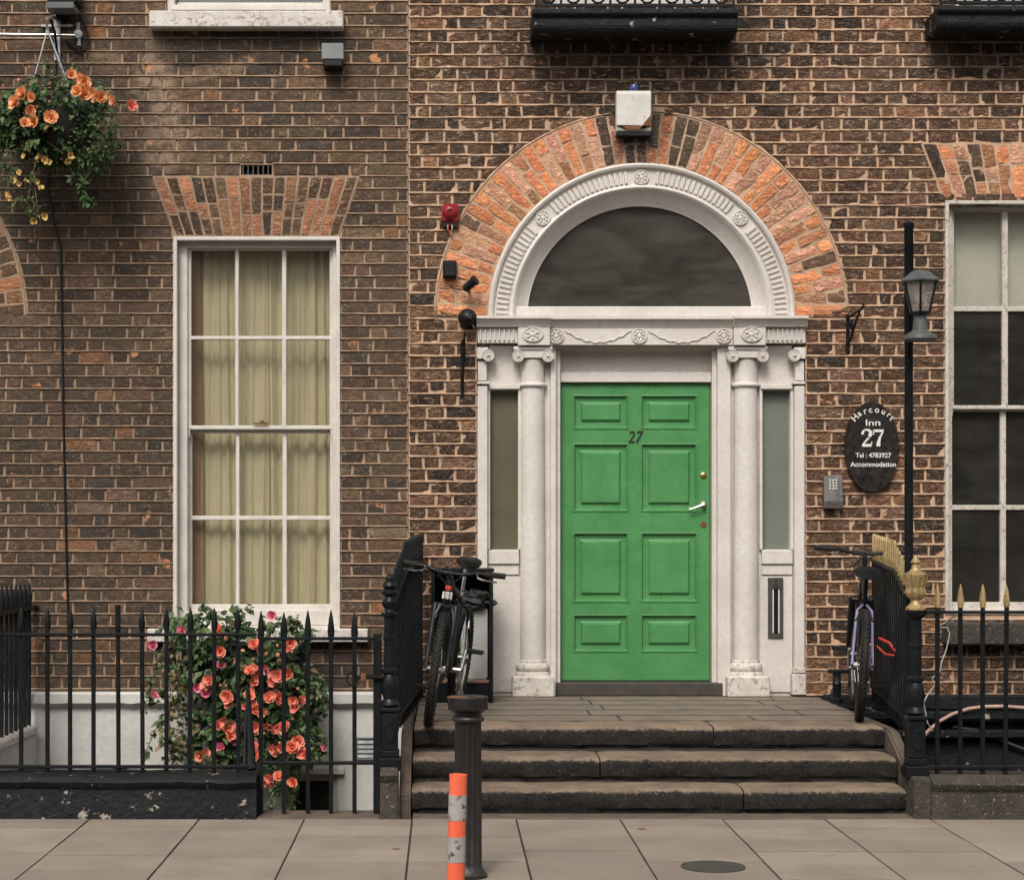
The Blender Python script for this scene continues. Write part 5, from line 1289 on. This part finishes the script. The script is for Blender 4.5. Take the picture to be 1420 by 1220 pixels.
for (zx, zy) in ((388, 380), (320, 493), (268, 490), (310, 525), (40, 275), (400, 790), (385, 800), (460, 770), (925, 795), (622, 398), (50, 530), (195, 200), (655, 120)):
    a, b = zpx(zx, zy); flower('pink', (dx(a, D - .18), D - .18, dz(b, D - .18)), .034, wp)

# hanging basket
HB_ = thing('hanging_basket', 'hanging basket of orange begonias with trailing stems on three chains', 'flowers', (-2.56, -.45, 4.0))
D = -.45; cx, cz = dx(82, D), dz(165, D)
MB().lathe([(.02, cz - .24), (.12, cz - .21), (.2, cz - .12), (.235, cz + .02), (.225, cz + .02), (.19, cz - .1), (.02, cz - .2)], (cx, D, 0), 24).build('bowl', M['soil'], HB_, smooth=True)
top = (dx(66, D), D, dz(42, D))
for a in (1.2, 3.4, 5.5): MB().tube([top, (cx + .225 * math.cos(a), D + .225 * math.sin(a), cz + .02)], [.006, .006], 6).build('chain', M['alu'], HB_)
m = MB(); st = MB()
for (px, py, rx, ry, n, sz) in ((85, 140, 72, 34, 520, .06), (35, 165, 45, 48, 420, .06), (125, 185, 42, 60, 620, .042), (70, 185, 60, 45, 420, .058), (-5, 165, 35, 50, 250, .055), (15, 215, 35, 22, 90, .045), (60, 175, 45, 35, 420, .055)):
    clump(m, (dx(px, D), D, dz(py, D)), (rx / 207, .26, ry / 207), int(n * 1.6), sz, .02)
for pts, n in (([(135, 210), (128, 240), (118, 262), (125, 285), (133, 284)], 120), ([(115, 215), (108, 235), (104, 252)], 60), ([(150, 195), (158, 215), (150, 225)], 40), ([(95, 110), (108, 98), (97, 88)], 14), ([(75, 105), (62, 96), (80, 90)], 12), ([(140, 140), (158, 140), (172, 145)], 12)):
    vine(m, st, [(dx(a, D), D - rng.uniform(.05, .18), dz(b, D)) for a, b in pts], n, .038)
def bpx(x, y): return (x / 3.813, y / 3.813)
yel = [(160, 755), (160, 790), (128, 828), (212, 822), (185, 840), (240, 845), (258, 858), (355, 850), (370, 825), (70, 955), (105, 968), (140, 960), (200, 960), (50, 1030), (65, 1052), (40, 1050), (180, 1165), (240, 1145), (105, 915), (215, 1000)]
for pts in ([(125, 680), (70, 760), (62, 830), (100, 900), (70, 955)], [(140, 670), (125, 740), (160, 790), (128, 828)], [(180, 660), (205, 740), (230, 800), (255, 858)], [(210, 660), (250, 760), (330, 815), (360, 840)], [(225, 860), (200, 940), (210, 1000), (230, 1140)], [(105, 915), (130, 1000), (50, 1040)], [(200, 960), (180, 1060), (215, 1110), (180, 1165)], [(190, 650), (235, 740), (225, 860)]):
    q = [bpx(a, b) for a, b in pts]; vine(m, st, [(dx(a, D), D - .16, dz(b, D)) for a, b in q], 14, .028)
for c_ in ((130, 1085), (205, 1140), (75, 960), (195, 970)):
    a, b = bpx(*c_); clump(m, (dx(a, D), D - .16, dz(b, D)), (.05, .04, .035), 40, .026)
tag(m.build('foliage', M['leaf'], HB_, colors=True), kind='stuff'); tag(st.build('stems', M['stem'], HB_), kind='stuff')
for (a, b) in ((120, 495), (85, 540), (170, 518), (162, 582), (275, 628), (140, 660), (180, 645), (415, 490), (445, 500), (450, 440), (515, 510), (535, 522), (607, 535), (380, 400), (440, 425)):
    a, b = bpx(a, b); flower('orange', (dx(a, D - .24), D - .24 - rng.uniform(0, .04), dz(b, D - .24)), .047, HB_)
for (a, b) in ((202, 572), (270, 540), (258, 445), (195, 437), (110, 425), (25, 460), (575, 485), (105, 560)):
    a, b = bpx(a, b); flower('bud', (dx(a, D - .24), D - .24, dz(b, D - .24)), .036, HB_, 'bud')
a, b = bpx(695, 562); flower('coral', (dx(a, D - .2), D - .2, dz(b, D - .2)), .05, HB_)
st = MB(); st.tube([(dx(150, D), D - .1, dz(148, D)), (dx(182, D - .2), D - .19, dz(147, D - .2))], .004, 5); st.build('flower_stalk', M['stem'], HB_)
for (a, b) in yel:
    a, b = bpx(a, b); flower('yellow', (dx(a, D - .17), D - .17, dz(b, D - .17)), .026, HB_)

# bracket, pole, flood light and cables above the basket
br = thing('basket_bracket', 'dark iron bracket holding the hanging basket', 'bracket', (dx(80), -.02, dz(85)))
MB().box(dx(76), dx(85), -.035, .004, dz(86), dz(18)).build('wall_bar', M['alu'], br, bevel=.004)
MB().tube([(dx(80), -.03, dz(28)), (dx(74, -.2), -.24, dz(26, -.2)), (dx(67, D), D + .01, dz(26, D)), (dx(65.5, D), D - .02, dz(30, D)), (dx(66, D), D, dz(43, D))], [.012, .012, .012, .010, .007], 8).build('arm', M['alu'], br, smooth=True)
MB().tube([(dx(81), -.03, dz(78)), (dx(76, -.2), -.2, dz(45, -.2)), (dx(71, -.3), -.33, dz(27, -.3))], .009, 7).build('brace', M['black'], br)
fp = thing('flag_pole', 'bare silver pole fixed along the brick above the hanging basket', 'pole', (dx(50, -.1), -.09, dz(48, -.1)))
MB().tube([(dx(-95, -.1), -.09, dz(46.5, -.1)), (dx(104, -.1), -.09, dz(49, -.1))], .012, 10).build('pole', M['steel'], fp, smooth=True)
MB().box(dx(58), dx(102), -.04, .004, dz(40), dz(36)).build('bracket_strip', M['alu'], fp, bevel=.003)
for p in (-60, 70): MB().box(dx(p) - .012, dx(p) + .012, -.1, .004, dz(52), dz(44)).build('clamp', M['alu'], fp, bevel=.003)
jb = thing('round_junction_box', 'round grey cable junction box beside the hanging basket bracket', 'junction box', (dx(110), -.02, dz(50)))
MB().lathe([(.034, .004), (.036, -.03), (.03, -.04), (.001, -.042)], (dx(110), -.01, dz(50)), 20, 'y').build('box', M['alu'], jb, smooth=True)
m = MB(); m.tube([(dx(110), -.03, dz(44)), (dx(110), -.03, dz(34))], [.014, .018], 8); m.tube([(dx(111), -.03, dz(56)), (dx(111), -.03, dz(66))], [.014, .018], 8); m.build('gland', M['alu'], jb)
m = MB(); m.tube([(dx(111), -.03, dz(64)), (dx(112), -.04, dz(74)), (dx(120), -.04, dz(72)), (dx(124), -.03, dz(55)), (dx(118), -.03, dz(35)), (dx(106), -.05, dz(16))], .008, 7)
m.tube([(dx(111), -.03, dz(72)), (dx(98), -.03, dz(66)), (dx(92), -.02, dz(58))], .008, 7); m.build('cable', M['matt_black'], jb)
fd = thing('floodlight', 'black floodlight with grey front edge above the hanging basket', 'floodlight', (dx(86), -.1, dz(12)))
MB().box(dx(66, -.2), dx(108, -.2), -.22, -.05, dz(5, -.2), dz(-22, -.2)).build('housing', M['matt_black'], fd, bevel=.006)
for k in range(10):
    x = dx(67, -.2) + .003 + k * .0205; MB().box(x, x + .006, -.235, -.221, dz(4, -.2), dz(-20, -.2)).build('cooling_fin', M['matt_black'], fd)
MB().prism([(-.24, dz(14, -.2)), (-.25, dz(6, -.2)), (-.06, dz(6, -.2) - .001), (-.08, dz(14, -.2))], dx(66, -.2), dx(104, -.2), 'yz').build('front_plate', M['grey'], fd, bevel=.003)
MB().box(dx(80), dx(96), -.06, .004, dz(30), dz(4)).build('mount', M['matt_black'], fd, bevel=.004)
tag(MB().tube([(dx(78), -.012, dz(90)), (dx(72), -.012, dz(180)), (dx(66), -.012, dz(262)), (dx(78), -.014, dz(318)), (dx(85), -.012, dz(345)), (dx(88), -.012, dz(560)), (dx(91), -.012, dz(700)), (dx(95), -.012, dz(860)), (dx(97), -.012, dz(940))], .0085, 6).build('wall_cable', M['matt_black']), 'thin black cable running down the dark brick below the basket', 'cable')
# loose cables by the right railing
def rp(x, y, d): return (dx(1110 + x / 2.839, d), d, dz(720 + y / 2.839, d))
tag(MB().tube([rp(640, 366, -2.56), rp(600, 385, -2.56), rp(560, 412, -2.57), rp(548, 425, -2.55), rp(578, 425, -2.57), rp(588, 450, -2.57), rp(575, 510, -2.56), rp(556, 560, -2.56), rp(548, 600, -2.57), rp(518, 625, -2.56), rp(530, 650, -2.56), rp(500, 690, -2.55), rp(485, 720, -2.57), rp(500, 800, -2.57), rp(520, 830, -2.56)], .0038, 6).build('loose_cable', M['wire_w']), 'tangled dirty white cable hanging on the gold tipped front railing', 'cable')
tag(MB().tube([rp(470, 872, -.14), rp(500, 835, -.14), rp(545, 795, -.14), rp(600, 765, -.14), rp(660, 745, -.14), rp(720, 737, -.14), rp(800, 735, -.14), rp(880, 741, -.14), rp(1000, 760, -.14)], .012, 8).build('conduit', M['wire_p']), 'pinkish bent conduit along the dark ledges behind the front railing', 'conduit')
tag(MB().tube([rp(600, 815, -.05), rp(700, 830, -.05), rp(820, 880, -.05), rp(960, 935, -.03)], .010, 8).build('drain_pipe', M['iron']), 'thin dark pipe sloping down the basement wall behind the front railing', 'pipe')

# ================================================================== the terrace across the street (it stands in the window reflections)
tr = thing('terrace_house', 'long brick terrace on the opposite side of the street', 'building', (0, -27, -.12))
hol = [rect(x, x + 1.3, z, z + 2.2) for x in [-24 + 3.1 * k for k in range(16)] for z in (1.0, 4.4, 7.6)]
MB().holed(rect(-26, 27, -.12, 11.2), hol, -26.4, -26.0).build('wall', M['brick_far'] if 'brick_far' in M else M['thresh'], tr)
MB().box(-26, 27, -33, -26.45, -.12, 11.0).build('building_body', M['dark'], tr)
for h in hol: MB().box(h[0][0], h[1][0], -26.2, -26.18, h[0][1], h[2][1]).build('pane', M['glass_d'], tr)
